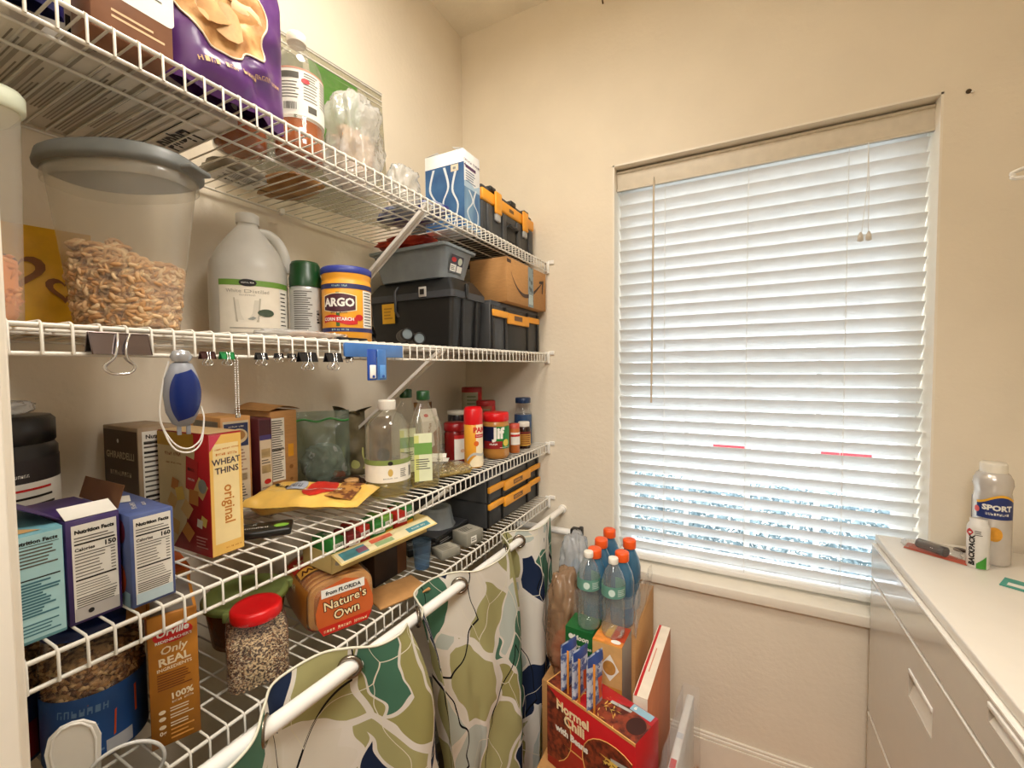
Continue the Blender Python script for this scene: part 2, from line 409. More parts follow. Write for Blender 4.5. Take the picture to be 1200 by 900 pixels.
b = MB(); b.box(-9, 9, 22, 26, -.4, 3.2, HP)
tag(b.build('house'), 'pale house wall beyond the driveway, glimpsed between the slats', 'building')
RB = mat('red_paint', 'c8202a', .5)
for i, (x, wd) in enumerate(((1.05, .72), (2.98, .80))):
    b = MB(); b.box(-wd/2, wd/2, -.09, .09, 0, .22, RB, .02); b.box(-wd/2+.1, wd/2-.1, -.06, .06, .22, .25, RB, .01)
    tag(b.build('kerb_block', loc=(x, 10.2, -.4)), ('left' if i == 0 else 'right')+' of two low red blocks on the pavement outside', 'kerb block', 'red blocks outside')

# ------------------------------------------------------------ window blind
SL = mat('blind_slat', 'f0f0ee', .45, noise=.02, transl=.26)
BX0, BX1, BY = .688, 1.594, 1.722
bl = T('window_blind', (0, BY, .70), 0, 'white horizontal slat blind with tilted slats covering the window', 'window blind')
b = MB(); tilt = R(50); n = 33; z = 0
for i in range(n):
    zc = .055+i*.0435
    for (o0, o1) in ((-.5, 0), (0, .5)):
        pass
    def f(a, c, zc=zc):
        q = (a-.5)*.05; bow = .0022*(1-(2*a-1)**2)
        return (BX0+(BX1-BX0)*c, q*cos(tilt)+bow*sin(tilt), zc-q*sin(tilt)+bow*cos(tilt))
    b.grid(f, 4, 1, SL); b.grid(lambda a, c: (f(a, c)[0], f(a, c)[1]-.0022*sin(tilt)*.6, f(a, c)[2]-.0025), 4, 1, SL)
b.build('slats', bl)
VAL = mat('blind_valance', 'd9cfbd', .5)
b = MB(); b.box(BX0-.006, BX1+.004, -.034, -.026, 1.428, 1.502, VAL, .002); b.box(BX0-.006, BX1+.004, -.038, -.026, 1.428, 1.436, VAL, .002); b.box(BX0-.006, BX1+.004, -.038, -.026, 1.494, 1.503, VAL, .002)
b.build('valance', bl)
MB().box(BX0, BX1, -.024, .026, 1.46, 1.505, WHITE, .002).build('head_rail', bl)
MB().box(BX0, BX1, -.026, .026, .004, .024, WHITE, .004).build('bottom_rail', bl)
for x in (.857, 1.128, 1.403):
    b = MB()
    for yy in (-.020, .020): b.tube([(x, yy, .01), (x, yy, 1.46)], .0008, WHITE, 5)
    for i in range(n): zc = .055+i*.0435; b.tube([(x, -.02, zc+.012), (x, .02, zc-.02)], .0006, WHITE, 4)
    b.build('ladder_cord', bl)
b = MB(); b.tube([(.821, -.045, 1.44), (.815, -.047, .62)], .0035, mat('wand_plastic', 'c9b9a2', .3), 6); b.tube([(.821, -.04, 1.455), (.821, -.045, 1.44)], .0015, CHROME, 6)
b.build('tilt_wand', bl)
b = MB()
for dx in (-.004, .004): b.tube([(1.446, -.040, 1.43), (1.446+dx*.5, -.046, 1.3), (1.441+dx*2, -.046, 1.16)], .0009, WHITE, 5)
pc = b.build('pull_cord', bl)
for dx in (-.011, .009): MB().lathe([(.002, 0), (.008, .003), (.007, .018), (.003, .028), (.001, .03)], mat('tassel', 'd3cdc2', .3), 14, c=(1.441+dx, -.046)).build('tassel', pc, loc=(0, 0, 1.132))

# ------------------------------------------------------------ ceiling lamp (above the frame)
cl = T('ceiling_light', (LAMP_X, LAMP_Y, HC), 0, 'round white glass ceiling light in the closet', 'ceiling light')
MB().lathe([(.15, -.03), (.15, -.002)], WHITE, 32).build('base', cl)
MB().lathe([(.02, -.098), (.09, -.085), (.135, -.06), (.145, -.031)], mat('lamp_glass', 'fff2d8', .4, emit=1.2), 32, cap0=True, cap1=False).build('lamp_shade', cl)

fill_t = T('added_fill_lamp', (FILL_AT.x, FILL_AT.y, HC), 0, 'added white fill lamp on the ceiling, out of view, brightening the shelves', 'added_fill_lamp')  # unseen fixture made up to carry the added fill light
MB().lathe([(.05, -.02), (.05, -.001)], WHITE, 24).build('base', fill_t)
MB().tube([(0, 0, -.02), (0, 0, -.27)], .008, WHITE, 10).build('arm', fill_t)
b = MB(); b.lathe([(.03, .12), (.12, .10), (.20, .012), (.198, .012), (.118, .096), (.03, .11)], WHITE, 28, cap0=False, cap1=False)
q = (FILL_TO-FILL_AT).to_track_quat('-Z', 'Y').to_matrix(); b.v = [tuple(q@Vector(v)+FILL_AT-Vector((FILL_AT.x, FILL_AT.y, HC))) for v in b.v]; b.build('lamp_shade', fill_t)

# ------------------------------------------------------------ wire shelves
def wire_shelf(z, label, braces, y0=YF+.004, y1=YB-.004):
    t = T('wire_shelf', (0, 0, z), 0, label, 'shelf', 'white wire shelves on the left wall')
    b = MB(); k = 0; y = .1605
    while y-.0254 > y0: y -= .0254
    while y < y1:
        dz = 0
        b.tube([(.010, y, .0045), (D-.002, y, .0045), (D+.0035, y, .001), (D+.0042, y, -.033)], .0017, WIRE, 5); y += .0254
    b.build('deck_wires', t)
    b = MB(); b.tube([(D, y0, 0), (D, y1, 0)], .0031, WIRE, 8); b.tube([(D, y0, -.032), (D, y1, -.032)], .0028, WIRE, 8); b.build('front_rail', t)
    for x in (.010, .265, .325): MB().tube([(x, y0, -.0005), (x, y1, -.0005)], .0026, WIRE, 8).build('support_rod', t)
    e = MB(); e.box(D-.012, D+.010, YB-.009, YB-.001, -.040, .008, WHITE, .002); e.box(D+.004, D+.03, YB-.0065, YB-.001, -.004, .012, WHITE, .002)
    e.build('end_bracket', t)
    for yy in (.35, .75, 1.15, 1.5): MB().box(.002, .016, yy, yy+.014, -.006, .010, WHITE, .002).build('wall_clip', t)
    for yy in braces:
        b = MB(); n = Vector((-.30, 0, -.395)).normalized()
        a, c = Vector((D-.004, 0, -.006)), Vector((.006, 0, -.300)); ax = (c-a).normalized(); pp = Vector((ax.z, 0, -ax.x))
        w = .0115; th = .0008
        # a U-shaped strap
        for s0, s1, o0, o1 in ((-w, w, 0, th*2),):
            vs = [a+Vector((0, s, 0))+pp*o for s in (s0, s1) for o in (o0, o1)]+[c+Vector((0, s, 0))+pp*o for s in (s0, s1) for o in (o0, o1)]
            b.add([v+Vector((0, yy, 0)) for v in vs], [(0, 1, 3, 2), (4, 6, 7, 5), (0, 4, 5, 1), (2, 3, 7, 6), (0, 2, 6, 4), (1, 5, 7, 3)], WHITE)
        for s in (-w, w):
            vs = [a+Vector((0, s, 0)), a+Vector((0, s, 0))-pp*.007, c+Vector((0, s, 0))-pp*.007, c+Vector((0, s, 0))]
            vs2 = [v+Vector((0, .0012*(1 if s < 0 else -1), 0)) for v in vs]
            b.add([v+Vector((0, yy, 0)) for v in vs+vs2], [(0, 1, 2, 3), (7, 6, 5, 4), (0, 4, 5, 1), (1, 5, 6, 2), (2, 6, 7, 3), (3, 7, 4, 0)], WHITE)
        b.box(.001, .01, yy-.014, yy+.014, -.33, -.285, WHITE, .002)
        b.build('brace', t)
    return t
wire_shelf(Z1, 'topmost white wire shelf, above the cereal containers', (.885,))
wire_shelf(Z2, 'second white wire shelf from the top, with binder clips on its lip', (.925,))
wire_shelf(Z3, 'third white wire shelf from the top, holding the snack boxes', (.955,))
wire_shelf(Z4, 'lowest white wire shelf, right behind the curtain rod', ())
# ============================================================ CONTENTS
def S(x, y, z): return (x, y, z)
# ---- generic makers -------------------------------------------------
def carton(name, w, d, h, body, loc, rz, label, cat, deco=None, group=None, bev=.001, flaps=None, parts=None):
    t = T(name, loc, rz, label, cat, group)
    b = MB(); b.box(-w/2, w/2, -d/2, d/2, 0, h, body, bev, seg=1)
    if deco: deco(b, front(w, d, h), left(w, d, h), top(w, d, h))
    b.build('carton_body', t)
    if flaps:
        for f in flaps:
            g = MB(); f(g); g.build('flap', t)
    return t
def slab(b, p, U, V, w, h, th, m):
    """thin board from corner p spanning U*w, V*h"""
    p = Vector(p); U = Vector(U).normalized(); V = Vector(V).normalized(); N = U.cross(V)
    vs = [p+U*a+V*c+N*o for o in (0, -th) for a, c in ((0, 0), (w, 0), (w, h), (0, h))]
    b.add(vs, [(0, 1, 2, 3), (7, 6, 5, 4), (0, 4, 5, 1), (1, 5, 6, 2), (2, 6, 7, 3), (3, 7, 4, 0)], m)
    return Plane(p, U, V)
def ribcap(r, h, m, z=0, n=48, rn=40, c=(0, 0)):
    b = MB(); b.lathe([(r*.97, z), (r, z+h*.08), (r, z+h*.85), (r*.93, z+h), (r*.6, z+h*1.005), (.001, z+h)], m, n*3, rib=.018, ribn=rn, c=c); return b
def pouch_fn(w, h, t, seed=0, wr=.004, flat=.0, top=.0):
    """a sealed bag standing up: s=+1 front (-y) / -1 back"""
    def f(u, v, side):
        a = min(1, max(-1, 2*u/w)); c = min(1, max(0, v/h))
        q = (max(0, 1-abs(a)**2.6))**.6*(max(0, min(1, (1-c)/.9)))**.55*(min(1, (c+.02)/.10))**.5
        k = (vn(u*28+seed, v*28, seed)-.5)*2*wr*(1 if q > .08 else .25)+(vn(u*70, v*60+seed, seed+3)-.5)*wr*.5*q
        return Vector((u*(1-.05*q), -side*(t/2*q+.0006)+k, v))
    return f
def pouch(b, w, h, t, m, seed=0, wr=.004, nu=26, nv=30):
    f = pouch_fn(w, h, t, seed, wr)
    b.grid(lambda a, c: f((a-.5)*w, c*h, 1), nu, nv, m)
    b.grid(lambda a, c: f((.5-a)*w, c*h, -1), nu, nv, m)
    def g(u, v, l):
        p = f(u, v, 1); e = .002; du = f(u+e, v, 1)-f(u-e, v, 1); dv = f(u, v+e, 1)-f(u, v-e, 1); n = du.cross(dv); n.normalize()
        return p+n*(l+.0006)
    return Fn(g, .012)
def pieces(b, n, inside, sz, m, seed=1, kind='chunk'):
    """loose pieces (cereal, granola, grains) scattered in a region given by inside(rng)->point"""
    r = random.Random(seed)
    for i in range(n):
        c = Vector(inside(r)); s = sz*r.uniform(.75, 1.25)
        q = Matrix.Rotation(r.uniform(0, 2*pi), 3, Vector((r.gauss(0, 1), r.gauss(0, 1), r.gauss(0, 1))).normalized())
        mm = m[r.randrange(len(m))] if isinstance(m, (list, tuple)) else m
        if kind == 'ring':
            N, K = 9, 5; vs = []
            for a in range(N):
                for k in range(K):
                    A, B = 2*pi*a/N, 2*pi*k/K; rr = s+s*.42*cos(B); vs.append(c+q@Vector((rr*cos(A), rr*sin(A), s*.42*sin(B))))
            b.add(vs, [(a*K+k, ((a+1) % N)*K+k, ((a+1) % N)*K+(k+1) % K, a*K+(k+1) % K) for a in range(N) for k in range(K)], mm, True)
        else:
            e = (1, r.uniform(.5, .9), r.uniform(.35, .7)) if kind == 'chunk' else (1, .45, .4)
            vs = [c+q@Vector((x*s*e[0], y*s*e[1], z*s*e[2])) for x, y, z in ((1, 0, 0), (-1, 0, 0), (0, 1, 0), (0, -1, 0), (0, 0, 1), (0, 0, -1))]
            b.add(vs, [(0, 2, 4), (2, 1, 4), (1, 3, 4), (3, 0, 4), (2, 0, 5), (1, 2, 5), (3, 1, 5), (0, 3, 5)], mm, True)

# ============================================================ TOP SHELF
PURPLE = mat('purple_film', '5c3472', .28, noise=.2, scale=12); NAVYF = mat('navy_film', '1f1f5a', .3, noise=.2)
# packed white cartons whose printed undersides show through the wires
def tp(b, F, L, Tp):
    U = Plane((.135, .15, 0), (0, -1, 0), (-1, 0, 0)); TI = mat('taupe_ink', '8e867a', .7)
    b.text(U, 'Liquid Whip', .115, .028, .052, INK, rot=180, bold=.03, sx=.75, shear=.1)
    b.lines(U, .02, .052, .30, .062, 1, INK, h=.15)
    for k in range(9): b.rect(U, .01, .066+k*.0225, .325, .071+k*.0225, mat('taupe_band', 'a89f8f', .7)); b.lines(U, .02+.03*(k % 3), .073+k*.0225, .30, .086+k*.0225, 3, TI, h=.45, seed=k, rag=.6)
    b.text(F, 'Light', .08, .026, .036, INK, bold=.03, sx=.9)
carton('paper_carton', .27, .30, .055, mat('white_board', 'd8d1c4', .7), (.160, .335, K1), 90, 'white carton lying flat on the topmost shelf, printed underside seen through the wires', 'carton', tp)
t = T('snack_bag', (.36, .188, K1), 90, 'dark navy and purple bag at the left end of the topmost shelf', 'bag')
b = MB(); pouch(b, .09, .26, .06, NAVYF, 3); b.build('film', t)
t = T('snack_bag', (.25, .185, K1+.0), 90, 'purple bag standing behind the navy bag at the left end', 'bag'); 
t.location = (.10, .19, K1+.056)
b = MB(); pouch(b, .10, .25, .06, PURPLE, 5); b.build('film', t)
# brown carton with a rounded white label
def dk(b, F, L, Tp):
    pts = []
    for cx, cy, a0 in ((.082, .058, -90), (.082, .125, 0), (.018, .125, 90), (.018, .058, 180)):
        pts += [(cx+.008*cos(R(a0+k*18)), cy+.008*sin(R(a0+k*18))) for k in range(6)]
    b.poly(F, pts, P_WHITE); b.lines(F, .025, .075, .078, .085, 2, GREY_INK, h=.4); b.barcode(F, .03, .092, .07, .112, .0009); b.lines(F, .02, .02, .08, .035, 2, mat('tan_ink', 'd9b58c', .7))
carton('brown_package', .088, .055, .26, mat('brown_wrap', '8e6248', .45, noise=.12), (.360, .2925, K1), 90, 'brown package with a rounded white label, left of the purple chip bag', 'package', dk)
# purple flatbread bag with a window
t = T('chip_bag', (.356, .432, K1), 90, 'big purple bag of flatbread chips with a clear window on the topmost shelf', 'bag', rot=(R(-2), R(0), R(90)))
b = MB(); Sf = pouch(b, .188, .36, .070, PURPLE, 8, .011, 40, 50)
win = smooth_path([(-.095, .36-.005), (-.095, .2), (-.085, .12), (-.05, .082), (-.015, .074), (.005, .080), (.015, .094), (.045, .098), (.055, .115), (.05, .14), (.062, .165), (.062, .19), (.045, .215), (.030, .25), (.03, .355)], 5)
win = [(-.105, .2)]+[(p.x*.92-.004, p.y-.012) for p in [Vector((q[0], q[1], 0)) for q in win]]
CH = mat('flatbread', 'd9a96c', .6, col2='a66a34', scale=26, thresh=(.35, .6), bump=.6, bscale=40)
def inpoly(u, v, P):
    c = False; j = len(P)-1
    for i in range(len(P)):
        if (P[i][1] > v) != (P[j][1] > v) and u < (P[j][0]-P[i][0])*(v-P[i][1])/(P[j][1]-P[i][1])+P[i][0]: c = not c
        j = i
    return c
N = 60
b.grid(lambda a, c: Sf.p((a-.5)*.184, .04+c*.31, .0012), N, 80, CH, skip=lambda a, c: not inpoly((a-.5)*.184, .04+c*.31, win))
b.tube([Sf.p(u, v, .0016) for u, v in win[1:]], .0016, mat('cream_print', 'e8d9bd', .5), 5)
b.text(Sf, 'with sea salt', -.02, .042, .014, mat('gold_print', 'd9b27a', .5), .0015, rot=12, shear=.2)
b.text(Sf, 'baked pita', .05, .062, .011, mat('gold_print', 'd9b27a', .5), .0015, rot=14, shear=.2)
b.build('film', t)
b = MB(); r = random.Random(4)
for k in range(16):
    u, v = r.uniform(-.065, .02), r.uniform(.09, .33); c = Sf.p(u, v, .001); q = Matrix.Rotation(r.uniform(0, 6), 3, 'Y')@Matrix.Rotation(r.uniform(-.35, .35), 3, 'X')
    s = r.uniform(.022, .038); mm = mat('chip_tone_'+'abc'[k % 3], ('e3b880', 'cf9a5c', 'efcf9f')[k % 3], .6, noise=.2, scale=60)
    ring = [(s*cos(2*pi*i/10)*(1+.15*r.random()), -.0015-.004*sin(2*pi*i/10*2+k), s*.75*sin(2*pi*i/10)*(1+.15*r.random())) for i in range(10)]
    b.add([c+q@Vector((0, -.006, 0))]+[c+q@Vector(x) for x in ring], [(0, i+1, (i+1) % 10+1) for i in range(10)], mm, True)
b.build('chips', t)
# amber drink bottles
CAPW = mat('ivory_cap', 'e9e3d6', .4)
AMB = mat('amber_liquid', '94480a', .12, noise=.15, coat=.4)
def amber_bottle(loc, label, lab=True, fill=.07, rz=60):
    t = T('drink_bottle', loc, rz, label, 'bottle')
    MB().lathe([(.034, 0), (.0465, .006), (.048, .02), (.048, .17), (.044, .19), (.030, .215), (.020, .228), (.016, .232), (.016, .244)], CLEAR, 36, cap1=False).build('bottle_body', t)
    MB().lathe([(.030, .003), (.0445, .008), (.046, .02), (.046, fill), (.001, fill)], AMB, 36).build('contents', t)
    ribcap(.0185, .018, CAPW, .240).build('cap', t)
    if lab:
        b = MB(); c = Cyl(.0487); pc = .0487*pi*.98
        b.rect(c, -pc, .075, pc, .165, P_WHITE)
        for k in (-.06, -.02, .02, .055):
            b.rect(c, k-.016, .145, k+.016, .157, GREY_INK, .0008) if k < 0 else b.lines(c, k-.015, .14, k+.015, .16, 4, GREY_INK, h=.35)
            b.lines(c, k-.016, .105, k+.016, .140, 6, GREY_INK, h=.3, seed=int(k*100)+9)
        b.ell(c, .008, .143, .008, .005, REDP, .001); b.barcode(c, -.035, .082, -.005, .100); b.rect(c, .012, .085, .03, .098, GREY_INK, .0008)
        b.rect(c, -pc, .163, pc, .166, mat('salmon_ink', 'c98f7a', .6), .0008)
        b.build('label', t)
    return t
amber_bottle((.285, .61, K1), 'clear bottle with white label and amber liquid left of the clear bag')
amber_bottle((.222, .527, K1), 'amber bottle half hidden behind the purple chip bag', True, .12)
# wide zip bag leaning on the wall
t = T('zip_bag', (0, 0, K1), 0, 'large clear zip bag with green contents leaning on the wall', 'bag')
p0, p1 = Vector((.045, .60, 0)), Vector((.104, 1.04, 0)); U = (p1-p0); H = .422
def zb(a, c, off=0):
    p = p0+U*a; p.x += (1-c)*.030+off*sin(pi*min(1, c*1.05))*sin(pi*a)+(vn(a*9, c*7, 2)-.5)*.012*(1-c); p.z = c*H+.001; return p
b = MB(); F1 = clear('grey_film', 'e6e6de', .16, .12, 'a8a89a', 1, bump=.8)
b.grid(lambda a, c: zb(a, c, .022), 30, 24, F1); b.grid(lambda a, c: zb(1-a, c, -.006), 30, 24, F1); b.build('film', t)
MB().grid(lambda a, c: zb(.46+.34*a, .45+c*.50, .012)+Vector((.000, 0, 0)), 14, 14, mat('lime_pack', '4f9a1e', .4, noise=.2)).build('green_pack', t)
MB().grid(lambda a, c: zb(.02+.40*a, .25+c*.66, .012), 10, 14, mat('olive_pack', '75755c', .4, noise=.3, scale=20)).build('olive_pack', t)
b = MB()
for q in (0, .020, .034): b.tube([zb(a/12, 1)+Vector((.002, 0, -q)) for a in range(13)], .0024 if q < .03 else .0016, mat('zip_strip', 'cfcabd', .3), 6)
b.tube([zb(a/12, 1)+Vector((.002, 0, .004)) for a in range(13)], .0018, mat('zip_edge', '8e8c84', .3), 6)
b.build('zip_strip', t)
# crumpled clear bags
def crumple(b, c, r, m, seed, n=28, amp=.22):
    def f(a, d):
        th = 2*pi*a; ph = pi*d; x, y, z = sin(ph)*cos(th), sin(ph)*sin(th), -cos(ph)
        k = 1+amp*(vn(x*4+y*3+seed, z*4-y*2, seed)-.5)*2+amp*.5*(vn(x*11+z*5+seed, y*11, seed+1)-.5)*2
        e = .75
        kz = 1+(k-1)*.3
        return Vector((c[0]+r[0]*k*math.copysign(abs(x)**e, x), c[1]+r[1]*k*math.copysign(abs(y)**e, y), max(c[2]-r[2]*.95, c[2]+r[2]*kz*math.copysign(abs(z)**e, z))))
    b.grid(f, n*2, n, m, smooth=True)
t = T('clear_bag', (.262, .775, K1), 0, 'large crumpled clear bag of food beside the amber bottle', 'bag')
b = MB(); crumple(b, (0, 0, .115), (.058, .068, .118), BAGC, 3); b.build('film', t)
b = MB(); crumple(b, (.0, -.005, .08), (.036, .042, .07), mat('tan_food', 'd8c3a6', .7, col2='a9805a', scale=30), 6, amp=.3); b.build('contents', t)
t = T('clear_bag', (.30, .905, K1), 0, 'small crumpled clear bag right of the large one', 'bag')
b = MB(); crumple(b, (0, 0, .055), (.035, .045, .056), BAGC, 11); b.build('film', t)
b = MB(); crumple(b, (0, 0, .038), (.022, .030, .030), mat('pale_food', 'cfc8b8', .7, noise=.2), 7, amp=.3); b.build('contents', t)
# flat bags whose undersides show through the deck
t = T('flat_bag', (.13, .575, K1), 90, 'grey film bag with a white label lying flat, seen through the wires', 'bag')
def flatbag(b, w, d, h, m, seed): crumple(b, (0, 0, h/2), (w/2, d/2, h/2), m, seed, 20, .12)
b = MB(); flatbag(b, .12, .10, .028, mat('grey_wrap', 'a39c8c', .4, noise=.2), 4)
b.build('film', t)
U = under(.10, .1, 0)
t.location = (.095, .590, K1)
b = MB(); Sx = Plane((.05, -.04, .0006), (-1, 0, 0), (0, 1, 0)); b.rect(Sx, 0, 0, .1, .08, P_WHITE, .0004); b.text(Sx, 'TORTILLAS', .05, .055, .013, INK, .0008, rot=180, bold=.03); b.lines(Sx, .01, .01, .09, .04, 5, GREY_INK, .0008)
b.build('label', t)
t = T('flat_bag', (.125, .700, K1), 90, 'brown and amber flat bag seen from below through the topmost shelf', 'bag')
b = MB(); flatbag(b, .11, .17, .033, mat('brown_amber_wrap', 'b98a4a', .4, col2='7d4e1c', scale=18), 9); b.build('film', t)
t = T('flat_bag', (.245, 1.01, K1), 90, 'dark blue crinkled bag lying flat on the topmost shelf', 'bag')
b = MB(); flatbag(b, .11, .22, .05, mat('royal_film', '2c2f78', .3, col2='8f96a8', scale=25, thresh=(.45, .6)), 13); b.build('film', t)
# tissue box: tall, blue and white
W1 = mat('tissue_board', 'e9e8e6', .5); BL1 = mat('ocean_print', '2f5f8e', .5, col2='7fa3bd', scale=14, thresh=(.35, .65), stretch=(1, 1, .35)); BL2 = mat('deep_blue_print', '1d3f73', .5, col2='426f9c', scale=10)
def tis(b, F, L, Tp):
    b.rect(L, .002, .002, .148, .195, BL2); b.rect(F, .001, .001, .094, .125, BL1); b.poly(F, [(.001, .125), (.094, .125), (.094, .15), (.06, .135), (.03, .15), (.001, .14)], mat('mist_print', 'a9c0d0', .5), .0005)
    rb = mat('ribbon_print', 'd6dce0', .5)
    for S0, o in ((L, ((.035, .19), (.02, .13), (.045, .08), (.03, .02))), (L, ((.075, .19), (.09, .13), (.07, .08), (.095, .02))), (L, ((.12, .18), (.105, .12), (.125, .07), (.11, .01))), (F, ((.03, .12), (.05, .09), (.02, .05), (.06, .01))), (F, ((.07, .13), (.055, .09), (.08, .06), (.075, .01)))):
        P = smooth_path([(x, y, 0) for x, y in o], 6); wd = .009
        b.add([S0.p(p.x+s*wd*(1-.5*i/len(P)), p.y, .0009) for i, p in enumerate(P) for s in (-.5, .5)], [(2*i, 2*i+1, 2*i+3, 2*i+2) for i in range(len(P)-1)], rb)
    b.rect(L, .10, .172, .128, .192, mat('tan_sticker', 'd8c9ae', .6), .0011); b.barcode(L, .106, .176, .122, .186, .0014)
    b.text(F, 'facial tissue', .05, .205, .014, mat('plum_ink', '5b3d5e', .6), bold=.03); b.rect(F, .012, .183, .07, .193, mat('plum_ink', '5b3d5e', .6)); b.lines(F, .012, .14, .07, .178, 5, mat('slate_ink', '6d7f96', .6))
    b.poly(F, [(.004, .19), (.012, .186), (.012, .197)], mat('plum_ink', '5b3d5e', .6), .0009)
def fl1(g): slab(g, (-.0475, -.0725, .2355), (1, 0, 0), (0, .9, .25), .095, .04, .0008, W1)
def fl2(g): slab(g, (.0475, .0725, .2355), (-1, 0, 0), (0, -.95, .12), .095, .05, .0008, W1)
carton('tissue_box', .095, .145, .235, W1, (.287, 1.157, K1), 90, 'tall blue and white tissue box standing on the topmost shelf', 'box', tis, flaps=(fl1, fl2))
# --- black and yellow cases (two sizes)
CASE = mat('case_grey', '3b3c3d', .5, noise=.12)
def toolcase(loc, w, d, h, label):
    t = T('tool_case', loc, 90, label, 'tool case')
    b = MB(); b.box(-w/2, w/2, -d/2, d/2, 0, h*.70, CASE, .006)
    for x in (-w*.40, -w*.14, w*.14, w*.40): b.box(x-.014, x+.014, -d/2-.007, -d/2+.004, .004, h*.66, CASE, .003)
    b.box(-w*.11, w*.11, -d/2-.003, -d/2+.004, h*.18, h*.55, BLACK, .002)
    b.build('case_body', t)
    b = MB(); b.box(-w/2+.004, w/2-.004, -d/2+.004, d/2-.004, h*.92, h, CHAR, .006)
    for x in (-w*.32, w*.06, w*.34): b.box(x-.02, x+.02, -d/2-.002, -d/2+.03, h*.95, h*1.05, BLACK, .004)
    b.build('lid', t)
    b = MB(); b.box(-w/2-.002, w/2+.002, -d/2-.004, d/2+.004, h*.70, h*.92, YEL, .006)
    b.build('yellow_rim', t)
    for x in (-w*.27, w*.27):
        b = MB(); b.box(x-.022, x+.022, -d/2-.014, -d/2-.004, h*.55, h*.97, YEL, .005); b.box(x-.016, x+.016, -d/2-.011, -d/2-.001, h*.42, h*.56, mat('latch_grey', 'a9a9a6', .4), .003); b.build('latch', t)
    b = MB(); b.tube([(-w*.10, -d/2-.003, h*.42), (-w*.09, -d/2-.014, h*.47), (w*.09, -d/2-.014, h*.47), (w*.10, -d/2-.003, h*.42)], .005, BLACK, 8); b.build('handle', t)
    b = MB(); b.rect(Plane((0, -d/2-.0045, h*.8), (1, 0, 0), (0, 0, 1)), -.018, -.006, .018, .006, mat('badge_ink', '6d4a1a', .5), .0004); b.build('badge', t)
    return t
toolcase((.205, 1.425, K1), .40, .30, .178, 'charcoal and yellow tool case on the topmost shelf beside the tissue box')

# ============================================================ SECOND SHELF
# cereal containers with milky walls
RING = [mat('cereal_ring_a', 'd9b183', .8), mat('cereal_ring_b', 'c99a68', .8), mat('cereal_ring_c', 'e6c79c', .8)]
t = T('cereal_container', (.262, .322, K2), 25, 'oval milky container with grey lid, part filled with ring cereal', 'food container')
def cont(b, h, r0, r1, sx, sy, m, sq=2.5): b.lathe([(r0*.9, 0), (r0, .004), (r0*1.01, .01), (r1, h)], m, 44, sx=sx, sy=sy, sq=sq, cap1=False)
cont(b := MB(), .238, .068, .099, 1, .62, MILKY); b.lathe([(.1, .218), (.102, .220), (.1015, .236), (.0995, .238)], MILKY, 44, sx=1, sy=.63, sq=2.5, cap0=False, cap1=False); b.build('container_body', t)
b = MB(); b.lathe([(.102, .236), (.109, .239), (.110, .244), (.106, .258), (.100, .262), (.094, .258), (.001, .257)], mat('slate_lid', '6f7270', .45), 44, sx=1, sy=.66, sq=2.4); b.box(.095, .125, -.02, .02, .238, .246, mat('slate_lid', '6f7270', .45), .003); b.build('lid', t)
b = MB(); b.lathe([(.050, .004), (.055, .008), (.064, .095), (.05, .10), (.001, .103)], RING[1], 30, sx=1, sy=.6, sq=2.5)
def incer(r):
    a = r.uniform(0, 2*pi); z = r.uniform(.006, .118-.02*cos(a)); k = (.0600+z*.12)*(r.uniform(.94, 1.0) if z < .1 else r.uniform(.1, .98))
    ca, sa = cos(a), sin(a); return (math.copysign(abs(ca)**.8, ca)*k, math.copysign(abs(sa)**.8, sa)*k*.61, z)
pieces(b, 1900, incer, .0062, RING, 3, 'ring'); c = b.build('ring_cereal', t); c['kind'] = 'stuff'
t = T('food_container', (.292, .165, K2), 0, 'tall milky container at the left end holding orange curls', 'food container')
cont(b := MB(), .262, .040, .046, 1, .85, MILKY, 4); b.build('container_body', t)
MB().lathe([(.047, .250), (.051, .253), (.051, .268), (.047, .274), (.001, .275)], mat('pale_green_lid', 'dfe6cf', .4), 40, sy=.85, sq=4).build('lid', t)
ORG = [mat('orange_curl_a', 'e8a468', .7), mat('orange_curl_b', 'd98a4e', .7)]
b = MB(); b.lathe([(.033, .004), (.036, .01), (.037, .075), (.02, .085), (.001, .087)], ORG[1], 24, sy=.84, sq=4)
def inc2(r):
    a = r.uniform(0, 2*pi); z = r.uniform(.01, .095); k = .035*(r.uniform(.9, 1) if z < .08 else r.random()); ca, sa = cos(a), sin(a)
    return (math.copysign(abs(ca)**.5, ca)*k, math.copysign(abs(sa)**.5, sa)*k*.84, z)
pieces(b, 200, inc2, .0085, ORG, 5, 'chunk'); c = b.build('orange_curls', t); c['kind'] = 'stuff'
# yellow bag with a heart
t = T('cereal_bag', (.085, .252, K2), 78, 'yellow bag with a heart behind the two milky containers', 'bag')
b = MB(); Sf = pouch(b, .17, .175, .05, mat('mustard_film', 'd9a51c', .35, noise=.12), 12)
hb = mat('brown_heart', '7d4a12', .5)
for hx, hz, hs in ((.0, .10, .03), (-.045, .12, .02), (.05, .075, .022)):
    P = [(hx+hs*(16*sin(a)**3)/16, hz+hs*(13*cos(a)-5*cos(2*a)-2*cos(3*a)-cos(4*a))/16) for a in [2*pi*k/26 for k in range(26)]]
    b.add([Sf.p(u, v, .0016) for u, v in P]+[Sf.p(hx+(u-hx)*.6, hz+(v-hz)*.6, .0016) for u, v in P], [(i, (i+1) % 26, 26+(i+1) % 26, 26+i) for i in range(26)], hb)
b.build('film', t)
